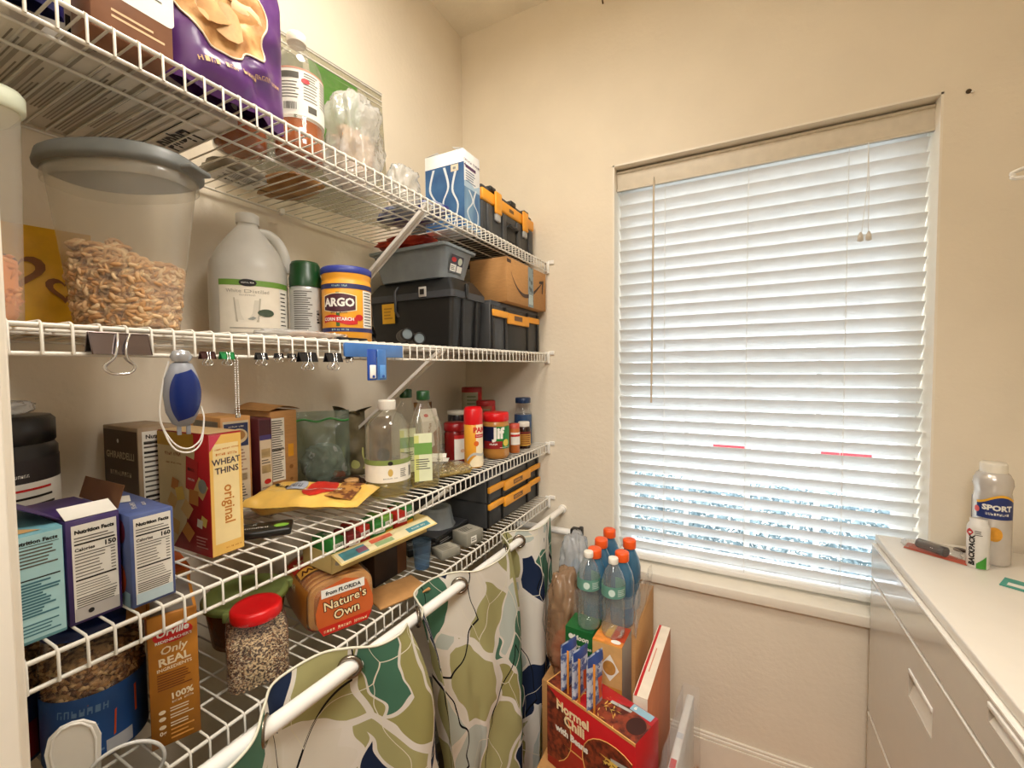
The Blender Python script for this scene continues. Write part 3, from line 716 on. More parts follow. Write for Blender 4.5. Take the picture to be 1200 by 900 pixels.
# vinegar jug
JUG = mat('milky_jug', 'e8e6de', .35, noise=.03, transl=.35)
t = T('vinegar_jug', (.116, .600, K2), 58, 'white gallon jug with a green striped label on the second shelf', 'jug')
b = MB()
b.lathe([(.062, 0), (.074, .006), (.077, .02), (.077, .155), (.074, .175), (.060, .205), (.040, .235), (.024, .256), (.020, .262), (.020, .276)], JUG, 44, sq=2.6, cap1=False)
b.lathe([(.0225, .266), (.0225, .287), (.019, .289), (.001, .289)], JUG, 36, rib=.02, ribn=30)
b.build('jug_body', t)
MB().tube(smooth_path([(.022, -.0, .250), (.045, -.0, .246), (.064, -.0, .225), (.074, -.0, .19), (.072, 0, .165)], 8), .0115, JUG, 10).build('handle', t)
b = MB(); c = Fn(lambda u, v, l: ((lambda a: (math.copysign(abs(cos(a))**.77, cos(a))*(.0774+l), math.copysign(abs(sin(a))**.77, sin(a))*(.0774+l), v))(u/.077-pi/2)), .006)
LB = mat('cream_label', 'ebe4d3', .55)
b.rect(c, -.052, .020, .086, .128, LB); b.rect(c, -.052, .118, .086, .130, GREENP, .0008)
b.ell(c, -.002, .124, .010, .0075, INK, .0012); b.text(c, 'MARKET', -.002, .124, .0042, P_WHITE, .0016)
b.text(c, 'White Distilled', -.003, .106, .0105, mat('pale_ink', 'a9a396', .6), .0008, bold=.0); b.text(c, 'VINEGAR', -.003, .098, .005, mat('pale_ink', 'a9a396', .6), .0008)
gm = mat('glass_print', 'b9b2a0', .6)
b.poly(c, [(-.022, .092), (.014, .092), (.010, .042), (-.018, .042)], gm, .0008); b.poly(c, [(-.019, .088), (.011, .088), (.008, .046), (-.0155, .046)], mat('glass_print_light', 'd8d2c2', .6), .0011)
b.add([c.p(u, v, .0014) for u, v in ((.002, .046), (.028, .066), (.026, .069), (-.002, .048))], [(0, 1, 2, 3)], mat('steel_print', '8f948a', .4)); b.ell(c, .023, .062, .015, .008, mat('dark_leaf_print', '3f4f3a', .5), .0016)
b.lines(c, -.03, .026, .03, .032, 1, mat('pale_ink', 'a9a396', .6)); b.rect(c, .054, .03, .08, .115, P_WHITE, .0008); b.lines(c, .057, .034, .077, .112, 9, INK, .0012, h=.25)
b.build('label', t)
# spray can with dark green cap
t = T('spray_can', (.210, .672, K2), 55, 'grey cooking spray can with a dark green cap', 'spray can')
b = MB(); b.lathe([(.030, 0), (.0335, .004), (.0335, .125), (.031, .130)], mat('silver_can', 'b7b9b8', .3, metal=.3), 36); c = Cyl(.0337)
b.rect(c, -.05, .01, .05, .122, mat('grey_label', 'b9bab6', .5)); b.lines(c, -.028, .02, .012, .118, 20, GREY_INK, .0008, h=.4); b.text(c, 'OLIVE', .026, .06, .012, INK, .0008, rot=90); b.build('can_body', t)
MB().lathe([(.0345, .128), (.0345, .150), (.032, .156), (.0315, .178), (.028, .185), (.001, .186)], DGREEN, 36).build('cap', t)
# corn starch canister
OR = mat('starch_orange', 'f0a630', .4); BLU = mat('royal_blue_plastic', '2f3a8c', .4)
t = T('starch_canister', (.285, .724, K2), 42, 'orange corn starch canister with blue lid and red ribbon print', 'canister')
b = MB(); b.lathe([(.050, 0), (.054, .004), (.054, .138), (.052, .142), (.054, .146), (.054, .158)], OR, 44); b.build('canister_body', t)
MB().lathe([(.055, .155), (.056, .157), (.056, .168), (.053, .171), (.001, .171)], BLU, 44).build('lid', t)
b = MB(); c = Cyl(.0543)
b.rect(c, -.075, .120, .085, .131, mat('navy_band', '2c2f5f', .5)); b.text(c, 'GLUTEN FREE', -.01, .1255, .006, mat('pale_teal', '9fc0b8', .5), .0009); b.rect(c, -.075, .024, .085, .033, mat('navy_band', '2c2f5f', .5)); b.text(c, 'NET WT 35 OZ', -.01, .0285, .006, mat('pale_teal', '9fc0b8', .5), .0009)
def shield(s, m, l): P = [(-.035, .0), (-.032, .014), (-.018, .019), (0, .0215), (.018, .019), (.032, .014), (.035, 0), (.032, -.014), (.018, -.017), (0, -.0185), (-.018, -.017), (-.032, -.014)]; b.poly(Fn(lambda u, v, l2: c.p(u, v, l2)), [(-.012+x*s, .088+y*s) for x, y in P], m, l)
def shieldgrid(s, m, l):
    b.grid(lambda a, d: c.p(-.012+(a-.5)*.072*s, .088+(d-.5)*(.030+.011*sin(pi*a))*s, l), 12, 1, m)
shieldgrid(1.08, mat('cream_edge', 'f3e2b8', .5), .0006); shieldgrid(1.0, mat('maroon_print', '4a1f2c', .5), .0010)
b.text(c, 'ARGO', -.012, .088, .025, P_WHITE, .0014, bold=.04, sx=.95)
b.text(c, 'PURE & NATURAL', -.012, .066, .005, INK, .0009)
b.grid(lambda a, d: c.p(-.05+.078*a, .043+.004*sin(a*6)+.015*d, .0008), 14, 1, REDP); b.text(c, 'CORN STARCH', -.014, .0515, .0098, P_WHITE, .0014, bold=.03)
b.ell(c, .032, .056, .009, .007, REDP, .0011); b.rect(c, -.018, .036, -.010, .112, mat('stem_green', '3f5f2a', .5), .0005)
b.rect(c, .042, .034, .075, .118, P_WHITE, .0006); b.lines(c, .045, .036, .072, .116, 12, INK, .001, h=.3)
b.build('label', t)
# bag of nuts lying in front of the jug
t = T('nut_bag', (.345, .565, K2), 90, 'flat clear bag of chopped nuts in front of the jug', 'bag')
b = MB(); crumple(b, (0, 0, .008), (.095, .028, .0085), BAGC, 5, 18, .1); b.build('film', t)
b = MB(); NUT = [mat('nut_a', 'd9b48a', .7), mat('nut_b', 'c48a63', .7), mat('nut_c', 'eadbc0', .7)]
pieces(b, 420, lambda r: (r.uniform(-.02, .085), r.uniform(-.024, .022), r.uniform(.003, .013)), .0038, NUT, 6); c = b.build('chopped_nuts', t); c['kind'] = 'stuff'
t = T('dark_packet', (.31, .665, K2), 90, 'flat dark packet lying under the spray can and canister', 'packet'); t.location = (.372, .660, K2)
MB().box(-.04, .03, -.012, .03, 0, .006, BLACK, .002).build('film', t)
# black tote, grey container on top
t = T('storage_tote', (.195, 1.13, K2), 90, 'black lidded storage tote with a yellow note on its side', 'storage tote')
b = MB(); b.taper(.160, .305, .170, .325, 0, .150, BLACK, r=.012)
for x in (-.03, .045): b.taper(.010, .325, .010, .336, .0, .148, BLACK, c=(x, 0), r=.002)
b.build('tote_body', t)
b = MB(); b.taper(.184, .345, .184, .345, .150, .170, CHAR, r=.014); b.taper(.184, .345, .130, .29, .170, .212, BLACK, r=.014)
b.build('lid', t)
b = MB(); b.box(-.030, -.016, -.178, -.168, .15, .195, BLACK, .003); b.build('lid_latch', t)
MB().tube([(-.098, .03, .10), (-.112, .03, .115), (-.112, .03, .175), (-.098, .03, .19)], .004, CHAR, 8).build('handle', t)
b = MB(); L = Plane((-.0865, .105, .082), (0, -1, 0), (-.03, 0, 1)); b.rect(L, 0, 0, .052, .062, mat('yellow_note', 'd8a21c', .6), .003); b.lines(L, .008, .012, .044, .052, 4, mat('note_ink', 'a8780e', .6), .0035); b.build('note', t)
b = MB(); L = Plane((-.093, -.04, .170), (0, -1, 0), (0, 0, 1)); b.box(-.0965, -.0925, -.075, -.048, .155, .185, mat('tag_grey', 'bdb8b0', .5), .001); b.box(-.0985, -.0965, -.069, -.054, .162, .178, INK); b.build('tag', t)
GP = clear('smoky_plastic', 'c5ccd2', .72, .18, 'b4bcc0', .8)
t = T('storage_box', (.195, 1.115, K2+.2128), 90, 'translucent grey lidded box on top of the black tote', 'storage box')
b = MB(); b.taper(.125, .24, .155, .285, 0, .088, GP, r=.014, cap1=False); b.build('box_body', t)
b = MB(); b.taper(.172, .305, .176, .309, .087, .094, mat('slate_blue_lid', '8f9aa0', .4), r=.016); b.taper(.176, .309, .150, .28, .094, .100, mat('slate_blue_lid', '8f9aa0', .4), r=.016); b.build('lid', t)
b = MB(); L = Plane((-.02, -.1275, .02), (1, 0, 0), (0, -.0225/.088, 1)); b.rect(L, -.02, .002, .045, .052, mat('tag_dark', '3d3a48', .5), .003); b.ell(L, -.004, .038, .012, .007, REDP, .0036); b.ell(L, .028, .036, .011, .011, mat('pale_badge', 'c9cdb8', .5), .0036); b.rect(L, -.018, .003, .012, .024, P_WHITE, .0036); b.rect(L, .016, .003, .043, .022, P_WHITE, .0036); b.lines(L, -.015, .006, .008, .02, 3, GREY_INK, .004); b.build('sticker', t)
t = T('red_packet', (.16, 1.09, K2+.314), 90, 'orange and red film packet lying on the grey box lid', 'packet')
b = MB(); crumple(b, (0, 0, .018), (.060, .10, .0185), mat('orange_red_film', 'd8481c', .3, col2='8e1a14', scale=16), 4, 18, .25); b.build('film', t)
# binoculars
t = T('binoculars', (.30, .905, K2), 0, 'black binoculars lying in front of the black tote', 'binoculars', rot=(0, 0, R(50)))
LENS = mat('lens_grey', '6d7a80', .15, coat=.5)
for i, (dx, dz) in enumerate(((-.001, .030), (.030, .020))):
    b = MB(); Mx = Matrix.Translation((dx, 0, dz))@Matrix.Rotation(R(90), 4, 'X')
    q = MB(); q.lathe([(.014, -.055), (.016, -.05), (.017, -.02), (.0135, .0), (.0155, .02), (.0155, .047), (.013, .049), (.0125, .045)], BLACK, 24)
    q.lathe([(.0125, .0462), (.001, .0468)], LENS, 24, cap0=False)
    q.v = [tuple(Mx@Vector(v)) for v in q.v]; q.build('barrel', t)
MB().box(.004, .026, -.022, .025, .018, .034, BLACK, .004).build('bridge', t)
t = T('black_ball_flask', (.335, .800, K2), 0, 'round glossy black flask behind the orange canister', 'flask'); t.location = (.205, .845, K2)
MB().lathe([(.02, 0), (.032, .012), (.036, .032), (.030, .052), (.014, .064), (.012, .075), (.001, .076)], mat('gloss_black', '0c0c0d', .15), 30).build('flask_body', t)
# second case + shipping box
t = T('tool_case', (.225, 1.432, K2), 90, 'black case with yellow bar on the second shelf under the shipping box', 'tool case')
w, d, h = .392, .30, .165
b = MB(); b.box(-w/2, w/2, -d/2, d/2, 0, h*.95, CASE, .006)
for x in (-w*.47, -w*.24, w*.22, w*.46): b.box(x-.008, x+.008, -d/2-.006, -d/2+.004, .004, h*.9, BLACK, .002)
b.box(-w*.22, w*.20, -d/2-.003, -d/2+.003, .004, h*.55, BLACK, .002); b.build('case_body', t)
MB().box(-w/2+.003, w/2-.003, -d/2-.001, d/2-.004, h*.88, h, CHAR, .004).build('lid', t)
b = MB(); zz = h*.68
b.box(-w*.49, -w*.22, -d/2-.010, -d/2, zz, zz+.022, YEL, .002); b.box(w*.20, w*.47, -d/2-.010, -d/2, zz, zz+.022, YEL, .002); b.box(-w*.23, w*.21, -d/2-.012, -d/2, zz-.018, zz+.020, YEL, .003)
b.rect(Plane((0, -d/2-.0122, zz), (1, 0, 0), (0, 0, 1)), -.045, -.004, .02, .013, mat('badge_brown', '6d4a30', .5)); b.build('yellow_bar', t)
TAPE = mat('tape_print', '34454d', .35, col2='7d9096', scale=60, thresh=(.55, .62))
def amz(b, F, L, Tp):
    w, h = .335, .148
    b.rect(F, w*.50, 0, w*.64, h, TAPE); b.rect(F, w*.50+.006, .01, w*.64-.006, .046, mat('seal_print', 'b9c6c4', .5), .0008); b.text(F, 'PRIME', w*.57, .027, .012, TAPE, .0011, rot=90)
    P = [(w*(.09+.78*k/24), h*(.70-.46*sin(pi*(k/24)**.8))) for k in range(25)]
    for k in range(24):
        if .50 < .09+.78*k/24 < .62: continue
        a, c = P[k], P[k+1]; q = .0055*(.3+sin(pi*k/24))
        b.add([F.p(a[0], a[1]-q, .0007), F.p(c[0], c[1]-q, .0007), F.p(c[0], c[1]+q, .0007), F.p(a[0], a[1]+q, .0007)], [(0, 1, 2, 3)], mat('swoosh_ink', '3d2413', .6))
    b.add([F.p(x, y, .0009) for x, y in ((w*.80, h*.74), (w*.93, h*.80), (w*.90, h*.42), (w*.875, h*.45), (w*.885, h*.70), (w*.80, h*.68))], [(0, 1, 4, 5), (1, 2, 3, 4)], mat('swoosh_ink', '3d2413', .6))
    b.rect(F, .0, h-.016, .030, h-.004, mat('swoosh_ink', '3d2413', .6), .0006)
carton('shipping_box', .335, .148, .150, KRAFT, (.333, 1.462, K2+.1655), 90, 'brown shipping box with a curved arrow smile and dark tape', 'box', amz)
# ============================================================ THIRD SHELF
# supplement tub at the left end
t = T('supplement_tub', (.098, .206, K3), 75, 'large black-lidded supplement tub with a white text label at the left end', 'tub')
MB().lathe([(.068, 0), (.075, .005), (.075, .198), (.070, .206)], mat('tub_black', '1c1a1a', .35), 44).build('tub_body', t)
b = ribcap(.072, .042, mat('lid_black', '191818', .3), .205, 40, 60); b.build('lid', t)
b = MB(); c = Cyl(.0754); b.rect(c, -.20, .008, .20, .150, P_WHITE)
b.rect(c, -.2, .150, .2, .184, mat('dark_band', '2a2526', .5)); b.ell(c, -.045, .167, .008, .008, P_WHITE, .0009); b.text(c, 'MUSCLE BUILDING BLEND', .01, .161, .0065, P_WHITE, .0009); b.text(c, 'GOLD', .02, .173, .009, mat('olive_ink', '8a9a5a', .5), .0009)
for k in range(11): b.lines(c, -.08, .014+k*.0122, .085, .022+k*.0122, 1, (INK, REDP, INK)[k % 3], .0009, h=.42, rag=.1, seed=k)
b.build('label', t)
t = T('sweet_packet', (.105, .205, K3+.2476), 60, 'small clear packet with a red print on top of the black tub', 'packet')
b = MB(); crumple(b, (0, 0, .012), (.045, .035, .013), BAGC, 6, 16, .2); b.build('film', t)
MB().box(-.02, .02, -.036, -.034, .006, .02, RED, .002).build('print', t)
# snack bar boxes with nutrition panels
LBLUE = mat('sky_board', '6ea7b5', .5, noise=.1); CYANB = mat('cyan_panel', 'a5cfd3', .55)
def nb1(b, F, L, Tp):
    b.rect(F, .002, .004, .047, .126, CYANB); b.text(F, 'Nutrition Facts', .024, .118, .0062, INK, bold=.04); b.lines(F, .005, .088, .044, .112, 6, GREY_INK, .0009); b.rect(F, .005, .1135, .044, .1142, INK, .0009); b.rect(F, .005, .074, .044, .0755, INK, .0009); b.lines(F, .005, .030, .044, .072, 12, mat('teal_ink', '3f7280', .6), .0009, h=.6, rag=.5); b.lines(F, .005, .008, .044, .024, 4, mat('teal_ink', '3f7280', .6), .0009)
    b.poly(Tp, [(.0, .0), (.03, 0), (.012, .03), (0, .02)], mat('tan_food_print', 'c9a26a', .5), .0006)
carton('snack_bar_box', .048, .16, .130, LBLUE, (.294, .181, K3), 90, 'light blue snack box with a pale blue nutrition panel, nearest the door jamb', 'snack box', nb1)
PUR = mat('violet_board', '3d2a62', .45, noise=.15)
def nb2(b, F, L, Tp):
    b.nutrition(F, .005, .004, .0485, .124, '150'); b.rect(F, .0055, .004, .048, .020, mat('grey_foot', 'b7b2ae', .6), .0012); b.ell(F, .020, .013, .003, .003, INK, .0016)
    b.ell(L, .10, .05, .03, .025, mat('berry_print', '6e2638', .5), .0006)
def fp1(g):
    slab(g, (-.026, .06, .1325), (0, -1, 0), (-.75, 0, .5), .12, .046, .0006, PUR); P = Plane((-.026, .06, .1330), (0, -1, 0), (-.75, 0, .5)); g.poly(P, [(.02, .008), (.06, .012), (.05, .032), (.03, .03)], mat('silver_print', 'b5b3bd', .5), .0012); g.lines(P, .07, .015, .11, .03, 3, mat('silver_print', 'b5b3bd', .5), .0012)
def fp2(g): slab(g, (.026, -.068, .1325), (0, 1, 0), (.25, 0, .9), .12, .030, .0006, KRAFT_IN)
def fp3(g): slab(g, (-.025, -.068, .132), (1, 0, 0), (0, .8, .35), .05, .028, .0006, P_WHITE)
t = carton('snack_bar_box', .052, .14, .131, PUR, (.302, .2335, K3), 90, 'purple snack box with torn open lid and a nutrition panel reading 150', 'snack box', nb2, flaps=(fp1, fp2, fp3))
BL3 = mat('slate_blue_board', '4f5f93', .45, noise=.2)
def nb3(b, F, L, Tp):
    b.nutrition(F, .004, .004, .0455, .119, '160'); b.rect(F, .0045, .004, .045, .018, mat('pale_blue_foot', 'b9ced6', .6), .0012)
    b.ell(L, .135, .035, .014, .02, mat('orange_fruit', 'c9552a', .5), .0006); b.ell(L, .14, .10, .012, .016, mat('berry_print', '8e2638', .5), .0006); b.rect(L, .0, .0, .16, .02, mat('light_blue_print', '8fb3c4', .5), .0004)
    b.poly(Tp, [(.008, .09), (.03, .08), (.042, .12), (.02, .13)], P_WHITE, .0006); b.text(Tp, 'crunchy', .022, .05, .011, P_WHITE, rot=75); b.text(Tp, 'PROTEIN', .034, .05, .006, P_WHITE, rot=75)
carton('snack_bar_box', .049, .165, .124, BL3, (.310, .2895, K3), 88, 'slate blue snack box with a nutrition panel reading 160', 'snack box', nb3)
# brownie mix box
BRN = mat('brownie_brown', '4f3822', .5); BRB = mat('brownie_board', '9a8468', .6, noise=.15)
def gh(b, F, L, Tp):
    b.rect(L, .002, .085, .133, .205, BRN); b.text(L, 'GHIRARDELLI', .067, .158, .018, mat('cream_ink', 'cdbfa2', .5), bold=.02); b.text(L, 'chocolate', .067, .125, .018, mat('cream_ink', 'b8a685', .5), shear=.2); b.ell(L, .06, .185, .004, .004, P_WHITE)
    b.rect(L, .002, .002, .133, .082, mat('oat_print', 'b29a78', .6)); b.poly(L, [(.06, .03), (.10, .065), (.132, .04), (.132, .005), (.07, .003)], mat('brownie_print', '5a2e16', .7, noise=.3), .0008)
    b.rect(F, .006, .02, .062, .205, P_WHITE); b.text(F, 'Nutrition', .03, .195, .010, INK, bold=.03); b.lines(F, .008, .03, .060, .19, 18, GREY_INK, .0009, h=.35)
    for v in (.182, .165, .085): b.rect(F, .008, v, .06, v+.003, INK, .0011)
carton('brownie_mix_box', .068, .135, .212, BRB, (.0875, .402, K3), 90, 'brown chocolate brownie mix box with a white nutrition side against the wall', 'mix box', gh)
# wheat cracker box
WT = mat('cracker_red', 'a31418', .45, noise=.05); WY = mat('cracker_yellow', 'f0c264', .5, noise=.04); WC = mat('cracker_tan', 'd9b06a', .55)
def wt(b, F, L, Tp):
    w = .19; h = .206
    b.rect(F, .001, .001, .053, h-.001, WY); b.rect(F, .006, .02, .048, .19, mat('cream_front', 'f6dfa3', .5), .0006)
    b.poly(F, [(.001, h-.001), (.001, h-.028), (.020, h-.001)], mat('pink_flag', 'd0405a', .5), .0009)
    b.text(F, '100% whole grain', .029, .181, .0048, mat('orange_ink', 'd9822a', .5), rot=3); b.text(F, 'WHOLE GRAIN', .028, .172, .0062, mat('orange_ink', 'd9622a', .5), bold=.02)
    b.text(F, 'WHEAT', .0275, .159, .0145, mat('plum_ink2', '3a2a3d', .5), bold=.02, sx=.9, rot=2); b.text(F, 'THINS', .028, .144, .0145, mat('plum_ink2', '3a2a3d', .5), bold=.02, sx=.95, rot=2)
    b.text(F, 'original', .030, .085, .024, mat('orange_brown_ink', 'c47c28', .5), rot=-90, bold=.015, sx=.95); b.text(F, 'NET WT 8.5 OZ', .036, .010, .004, mat('orange_brown_ink', 'c47c28', .5))
    b.rect(Tp, 0, 0, .054, .157, mat('tan_top', 'c9a878', .6))
    # long side: cream panel, crackers on red
    TP = mat('tan_panel', 'dcc894', .55); b.poly(L, [(.0, h), (.0, .0), (.04, 0), (.085, .05), (.105, .12), (.12, h-.02), (.11, h-.02), (.11, h)], TP, .0006); b.rect(L, .0, h-.024, .115, h, mat('mustard_panel', 'c99b28', .5), .0008)
    b.text(L, 'GREAT SNACK', .050, .168, .009, mat('rust_ink', 'a8643c', .5), .0012); b.text(L, '100% whole grain', .052, .152, .006, mat('rust_ink', 'a8643c', .5), .0012)
    b.poly(L, [(.088, .112), (.092, .168), (.128, .160), (.120, .104)], REDP, .0013); b.text(L, 'CRISP', .107, .145, .008, INK, .0018, rot=-6); b.text(L, 'baked', .106, .128, .008, P_WHITE, .0018, rot=-6)
    rr = random.Random(9)
    for (u, v, s, a, k) in ((.134, .115, .020, 12, 0), (.112, .098, .018, 40, 1), (.09, .075, .018, 8, 0), (.055, .115, .014, 30, 1), (.045, .085, .016, 15, 0), (.092, .035, .018, 5, 1), (.05, .04, .018, 30, 0), (.140, .060, .011, 25, 2), (.128, .055, .010, 35, 3), (.07, .10, .016, 60, 2)):
        P = [(u+s*cos(R(a+90*i))*1.1, v+s*sin(R(a+90*i))) for i in range(4)]; b.poly(L, P, (WC, mat('cracker_orange', 'c98236', .6), mat('cheese_yellow', 'e3c25a', .5), mat('cheese_white', 'e6ddc4', .5))[k], .0016+.0001*k)
    b.ell(L, .140, .120, .012, .012, mat('grey_herb', '8f9382', .6), .0022); b.lines(L, .115, .012, .15, .034, 4, mat('pink_ink', 'd08a80', .5), .0012)
carton('cracker_box', .054, .157, .208, WT, (.2435, .4215, K3), 91, 'red and yellow wheat cracker box with original printed down its side', 'cracker box', wt)
# carton with a picture, soup mix carton
OB = mat('peach_board', 'cf9a5c', .5, noise=.05); NV = mat('navy_print', '2a3560', .5); CRM = mat('cream_print2', 'd9cbb0', .6)
def ba(b, F, L, Tp):
    b.rect(F, .004, .004, .056, .205, CRM); b.rect(F, .006, .150, .054, .200, NV, .0007); b.ell(F, .034, .172, .019, .016, mat('pie_plate', 'd9c7a0', .5), .001); b.ell(F, .034, .174, .014, .011, mat('pie_print', 'b8864a', .6, noise=.3), .0014); b.text(F, 'SKILLET MEAL', .03, .193, .005, P_WHITE, .0011)
    b.lines(F, .008, .095, .052, .145, 7, mat('mauve_ink', 'a3806c', .6)); b.lines(F, .008, .02, .052, .07, 8, GREY_INK); b.rect(F, .010, .075, .05, .09, mat('sand_block', 'c7b189', .6))
    b.rect(L, .02, .165, .13, .205, mat('grey_panel', '8f8a7c', .6)); b.text(L, 'CASSEROLE', .075, .185, .014, INK, .0009); b.lines(L, .03, .168, .12, .176, 2, INK, .0009)
carton('dinner_mix_box', .060, .14, .214, OB, (.078, .546, K3), 86, 'tan dinner mix box with a navy picture panel behind the cracker box', 'mix box', ba)
def bb(b, F, L, Tp):
    b.rect(F, .002, .002, .029, .165, CRM); b.rect(F, .002, .165, .029, .200, mat('maroon_print', '4a1f2c', .5)); b.rect(F, .002, .155, .029, .166, mat('violet_band', '4a3f7a', .5), .0006)
    b.rect(F, .005, .115, .026, .135, mat('dish_print', 'b8a070', .5, noise=.4), .0008); b.rect(F, .005, .080, .026, .098, mat('dish_print', 'b8a070', .5), .0008); b.ell(F, .018, .060, .008, .006, REDP, .0008); b.lines(F, .005, .1, .026, .112, 2, GREY_INK); b.lines(F, .005, .02, .026, .05, 5, mat('mauve_ink', 'a3806c', .6)); b.text(F, '6-6', .015, .012, .010, INK, bold=.03)
carton('side_dish_box', .031, .13, .204, mat('maroon_board', '5a2028', .5), (.086, .603, K3), 90, 'narrow maroon side dish box with food pictures between the tan box and kraft box', 'mix box', bb)
def kb(b, F, L, Tp):
    b.rect(F, .001, .052, .034, .200, P_WHITE); b.lines(F, .003, .056, .031, .196, 26, GREY_INK, .0009, h=.4); b.rect(F, .002, .125, .032, .127, INK, .0011); b.rect(F, .042, .105, .056, .135, mat('yellow_seal', 'd99a1a', .5)); b.ell(F, .049, .08, .005, .005, mat('brown_ink', '8a5a2a', .5)); b.ell(F, .049, .05, .004, .004, mat('brown_ink', '8a5a2a', .5))
def kf(g): g.grid(lambda a, c: (-.036+.078*a, .07-.145*c, .2175+.014*sin(pi*a)*(1-c*.3)), 10, 6, KRAFT)
carton('kraft_box', .066, .145, .216, KRAFT, (.070, .657, K3), 88, 'kraft brown box with bulging lid and a white nutrition strip', 'box', kb, flaps=(kf,))
# black packet with green leaf on the deck
t = T('tray_packet', (.290, .498, K3), 50, 'black packet with a green leaf mark lying beside the cracker box', 'packet')
b = MB(); b.box(-.055, .055, -.028, .028, 0, .014, mat('matte_black', '191a16', .35), .004); P = Plane((-.055, -.028, .0143), (1, 0, 0), (0, 1, 0)); b.ell(P, .092, .022, .013, .010, mat('bright_leaf', '7fb23a', .5)); b.text(P, 'organic', .045, .020, .014, P_WHITE, bold=.02); b.text(P, 'X', .045, .04, .014, P_WHITE); b.build('packet_body', t)
t = T('film_sheet', (.168, .572, K3), 30, 'clear film wrapper lying flat in front of the kraft box', 'wrapper')
b = MB(); crumple(b, (0, 0, .006), (.05, .045, .006), BAGC, 2, 14, .2); b.build('film', t)
# zip bag with green seal
t = T('freezer_bag', (.100, .797, K3), 52, 'half full clear zip bag with a green seal next to the kraft box', 'bag')
b = MB(); GF = clear('grey_green_film', 'e2e8e0', .30, .15, 'a9bcae', .9, bump=.7); Sf = pouch(b, .135, .20, .075, GF, 21, .012); b.build('film', t)
b = MB(); crumple(b, (0, 0, .055), (.048, .028, .055), mat('grey_food', 'b5bab6', .7, col2='7e8884', scale=30), 8, amp=.25); crumple(b, (.035, -.012, .02), (.018, .018, .02), mat('brown_food', '6b3f28', .7, noise=.3), 5, 12); b.build('contents', t)
b = MB(); b.tube([Sf.p(-.065+.13*k/12, .176+.004*sin(k), .001) for k in range(13)], .0028, mat('green_zip', '3f8f46', .35), 6); b.build('zip_strip', t)
# open brown bag with folded leaf-like top
t = T('paper_bag', (.085, .905, K3), 62, 'open rumpled olive-brown bag with a torn top near the shelf brace', 'bag')
OLV = mat('olive_paper', '7c7052', .6, col2='4a4430', scale=20)
b = MB(); Sf = pouch(b, .085, .185, .06, OLV, 31, .010); b.poly(Sf, [(-.03, .02), (.03, .02), (.03, .08), (-.03, .09)], mat('yellow_green_print', 'a9a860', .5), .002); b.build('film', t)
b = MB()
for k, (x, a, h, wd) in enumerate(((-.02, -.55, .050, .045), (.018, .75, .040, .036), (-.002, .1, .026, .06))):
    b.grid(lambda u, v: (x+(u-.5)*wd*(1-v*v*.8)+a*.05*v*v, -.006*k+.006+.012*sin(4*v+k)*v-.010*(abs(u-.5)*2)**2, .172+h*v*(1-.3*v)), 8, 8, OLV)
b.build('torn_top', t)
t = T('paper_bag', (.120, .990, K3), 62, 'brown snack bag standing behind the clear jug', 'bag')
b = MB(); Sf = pouch(b, .07, .165, .05, mat('brown_snack_film', '8a6a3e', .45, col2='5a4024', scale=18), 33, .008); b.ell(Sf, 0, .05, .02, .02, mat('dark_round_print', '2f261a', .5), .002); b.build('film', t)
# chocolate chip bag lying down, yellow with red oval
t = T('chip_morsel_bag', (.262, .662, K3+.002), 0, 'yellow and red bag of chocolate chips lying on the third shelf', 'bag', rot=(R(-86), 0, R(22)))
YF2 = mat('yellow_film', 'e8bd5c', .3, noise=.08)
b = MB(); f0 = pouch_fn(.15, .24, .034, 41, .004)
def ch_f(u, v, side): 
    p = f0(u, v, side); return Vector((p.y, p.x, p.z))
b = MB(); Sf = pouch(b, .150, .235, .050, YF2, 41, .009)
CP = mat('cookie_print', 'b98440', .6, col2='6b3a1a', scale=60, thresh=(.45, .55))
def onp(P, m, l): # fan-gridded patch following the film
    N = len(P); cx = sum(p[0] for p in P)/N; cy = sum(p[1] for p in P)/N
    vs = []; K = 4
    for k in range(K+1):
        for (u, v) in P: vs.append(Sf.p(cx+(u-cx)*k/K, cy+(v-cy)*k/K, l))
    b.add(vs, [(k*N+i, k*N+(i+1) % N, (k+1)*N+(i+1) % N, (k+1)*N+i) for k in range(K) for i in range(N)], m)
onp([(.055*cos(2*pi*i/16), .128+.034*sin(2*pi*i/16)) for i in range(16)], mat('red_oval', 'c8281c', .4), .0012)
onp([(-.05, .155), (.0, .160), (.05, .155), (.052, .18), (.046, .21), (-.046, .21)], CP, .0014)
onp([(.012+.03*cos(2*pi*i/12), .07+.022*sin(2*pi*i/12)) for i in range(12)], mat('silver_blue_print', 'aab0bd', .5), .0012)
b.text(Sf, 'MORSELS', .015, .045, .020, INK, .002, rot=90, bold=.03)
b.text(Sf, 'semi-sweet', 0, .128, .018, P_WHITE, .002, rot=90)
b.v = [(y, x, z) for x, y, z in [(v[0], v[1], v[2]) for v in b.v]]
b.v = [(v[2]-.125, v[1], -v[0]) for v in b.v]
zmin = min(v[2] for v in b.v); b.v = [(x, y, z-zmin) for x, y, z in b.v]
t.rotation_euler = (0, 0, R(27)); t.location = (.283, .638, K3); b.build('film', t)
# dark packet behind it
t = T('cocoa_packet', (.215, .765, K3), 40, 'dark brown packet lying behind the yellow chocolate chip bag', 'packet')
b = MB(); crumple(b, (0, 0, .018), (.045, .055, .018), mat('cocoa_film', '34160f', .3, noise=.3), 12, 16, .2); b.build('film', t)
b = MB(); crumple(b, (.02, -.02, .034), (.018, .016, .006), mat('cookie_chip', 'c99a62', .6, noise=.2), 3, 10, .2); b.build('print', t)
